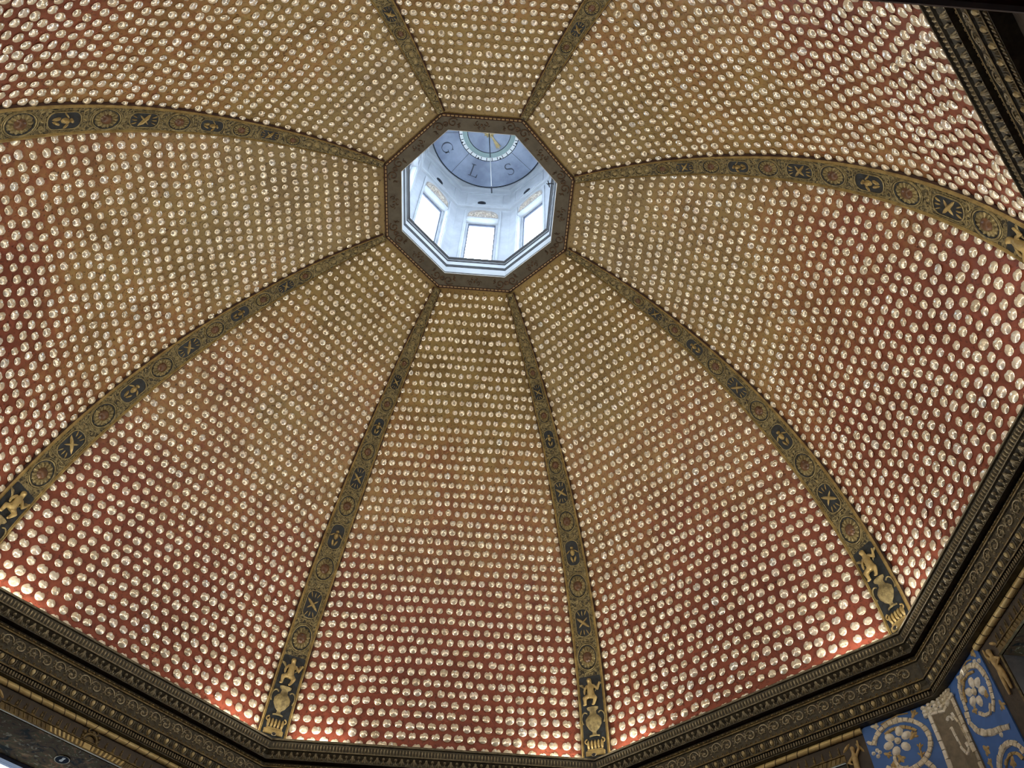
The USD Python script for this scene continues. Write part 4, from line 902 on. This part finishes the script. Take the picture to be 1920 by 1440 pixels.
mosaic('L', np.array([(-0.965, -0.50), (-1.03, -0.488), (-1.10, -0.474), (-1.18, -0.49)]), 0.008, 'ochre', 'gold_line', seg=0.25, h=0.003)
# southwest face
mosaic('R', np.array([(1.185, -0.70), (1.180, -0.62), (1.165, -0.56), (1.120, -0.522), (1.050, -0.506), (0.965, -0.525), (0.900, -0.565), (0.872, -0.640), (0.872, -0.720), (0.905, -0.800), (0.955, -0.845)]), (0.026, 0.040, 0.038, 0.022))
mosaic('R', np.array([(1.155, -0.66), (1.135, -0.590), (1.085, -0.552), (1.020, -0.548), (0.950, -0.575)]), 0.018, 'ochre', 'gold_line')
mosaic('R', np.array([(1.192, -0.70), (1.215, -0.76), (1.180, -0.835), (1.120, -0.885), (1.040, -0.925), (0.960, -0.950), (0.880, -0.985)]), (0.030, 0.042, 0.042, 0.028))
mosaic('R', np.array([(1.085, -0.775), (1.040, -0.818), (0.985, -0.835), (0.940, -0.800)]), 0.026)
mosaic('R', arc((1.010, -1.180), 0.150, 0.145, 170, -20, 22), (0.030, 0.042, 0.034))
mosaic('R', arc((1.000, -1.190), 0.105, 0.095, 170, 10, 16), 0.018, 'ochre', 'gold_line')
flower('R', [(1.022, -0.606), (0.970, -0.640), (0.962, -0.700), (1.030, -0.728), (1.092, -0.690), (1.090, -0.628)], (1.030, -0.664), 0.036)
for x, y, l, w, ax in ((0.885, -0.492, 0.036, 0.017, 70), (1.110, -0.545, 0.040, 0.013, 80), (0.945, -0.735, 0.030, 0.014, 300), (1.120, -0.735, 0.036, 0.013, 200), (0.860, -0.860, 0.040, 0.014, 260), (1.180, -0.955, 0.044, 0.018, 240), (1.200, -1.030, 0.036, 0.014, 90), (1.000, -1.130, 0.040, 0.018, 300)):
    leaf_at('R', x, y, l, w, ax)
for x, y in ((1.128, -0.500), (0.905, -0.535), (0.862, -0.560), (0.985, -0.975)): part('nacre_bead', onp('R', blob((x, y, 0), (0.017, 0.017, 0.013), na=8, nr=2)), 'mosaic_white', bp, smooth=True)
mosaic('R', np.array([(0.915, -0.512), (0.96, -0.488), (1.02, -0.486), (1.09, -0.500)]), 0.007, 'ochre', 'gold_line', seg=0.25, h=0.003)
# the pilaster's white bars, capital and inlaid scrolls
mosaic('L', np.array([(-1.300, -0.56), (-1.300, -0.80), (-1.288, -1.05), (-1.28, -1.70)]), 0.030, 'mosaic_white', 'nacre_bar', 0.012, 0.060, 0.010)
mosaic('R', np.array([(1.262, -0.56), (1.268, -0.80), (1.272, -1.05), (1.275, -1.70)]), 0.030, 'mosaic_nacre', 'nacre_bar', 0.012, 0.060, 0.010)
for w_, cs, hh in (('L', -1, 0.10), ('R', 1, 0.10)):
    for i in range(3):
        for k in range(4):
            x = cs * (HC - 0.012 - 0.037 * k); y = -0.478 - 0.027 * i - 0.006 * k
            part('capital_piece', onp(w_, blob((x, y, 0.0), (0.024, 0.017, 0.020), na=8, nr=2, ax=rp.uniform(-.5, .5)), 0.006), 'mosaic_white' if w_ == 'L' else 'mosaic_nacre', bp, smooth=40)
mosaic('L', np.array([(-1.262, -0.548), (-1.33, -0.556), (-HC, -0.566)]), 0.024, 'mosaic_white', 'capital_band', 0.012, 0.05)
mosaic('R', np.array([(HC, -0.566), (1.32, -0.556), (1.235, -0.545)]), 0.024, 'mosaic_nacre', 'capital_band', 0.012, 0.05)
mosaic('R', arc((1.385, -0.655), 0.038, 0.034, 200, -60, 12), 0.020, 'mosaic_white', 'nacre_piece', 0.012, 0.03)
mosaic('R', np.array([(1.400, -0.680), (1.392, -0.75), (1.385, -0.83), (1.350, -0.89), (1.310, -0.87), (1.318, -0.83)]), 0.020, 'mosaic_white', 'nacre_piece', 0.012, 0.034)
mosaic('R', np.array([(1.330, -0.62), (1.305, -0.70), (1.296, -0.78), (1.290, -0.87)]), 0.014, 'mosaic_nacre', 'nacre_piece', 0.012, 0.04)
for x, y, ax in ((1.352, -0.735, 100), (1.335, -0.770, 60), (1.365, -0.785, 140), (1.340, -0.810, 80), (1.345, -0.93, 90), (1.375, -0.97, 120), (1.32, -1.0, 60), (1.35, -1.06, 90)): leaf_at('R', x, y, 0.020, 0.009, ax, 'mosaic_white', 'nacre_leaf')
for x, y, ax in ((-1.345, -0.64, 80), (-1.365, -0.70, 110), (-1.34, -0.78, 70), (-1.36, -0.86, 90), (-1.34, -0.95, 110)): leaf_at('L', x, y, 0.022, 0.010, ax, 'mosaic_white', 'nacre_leaf')
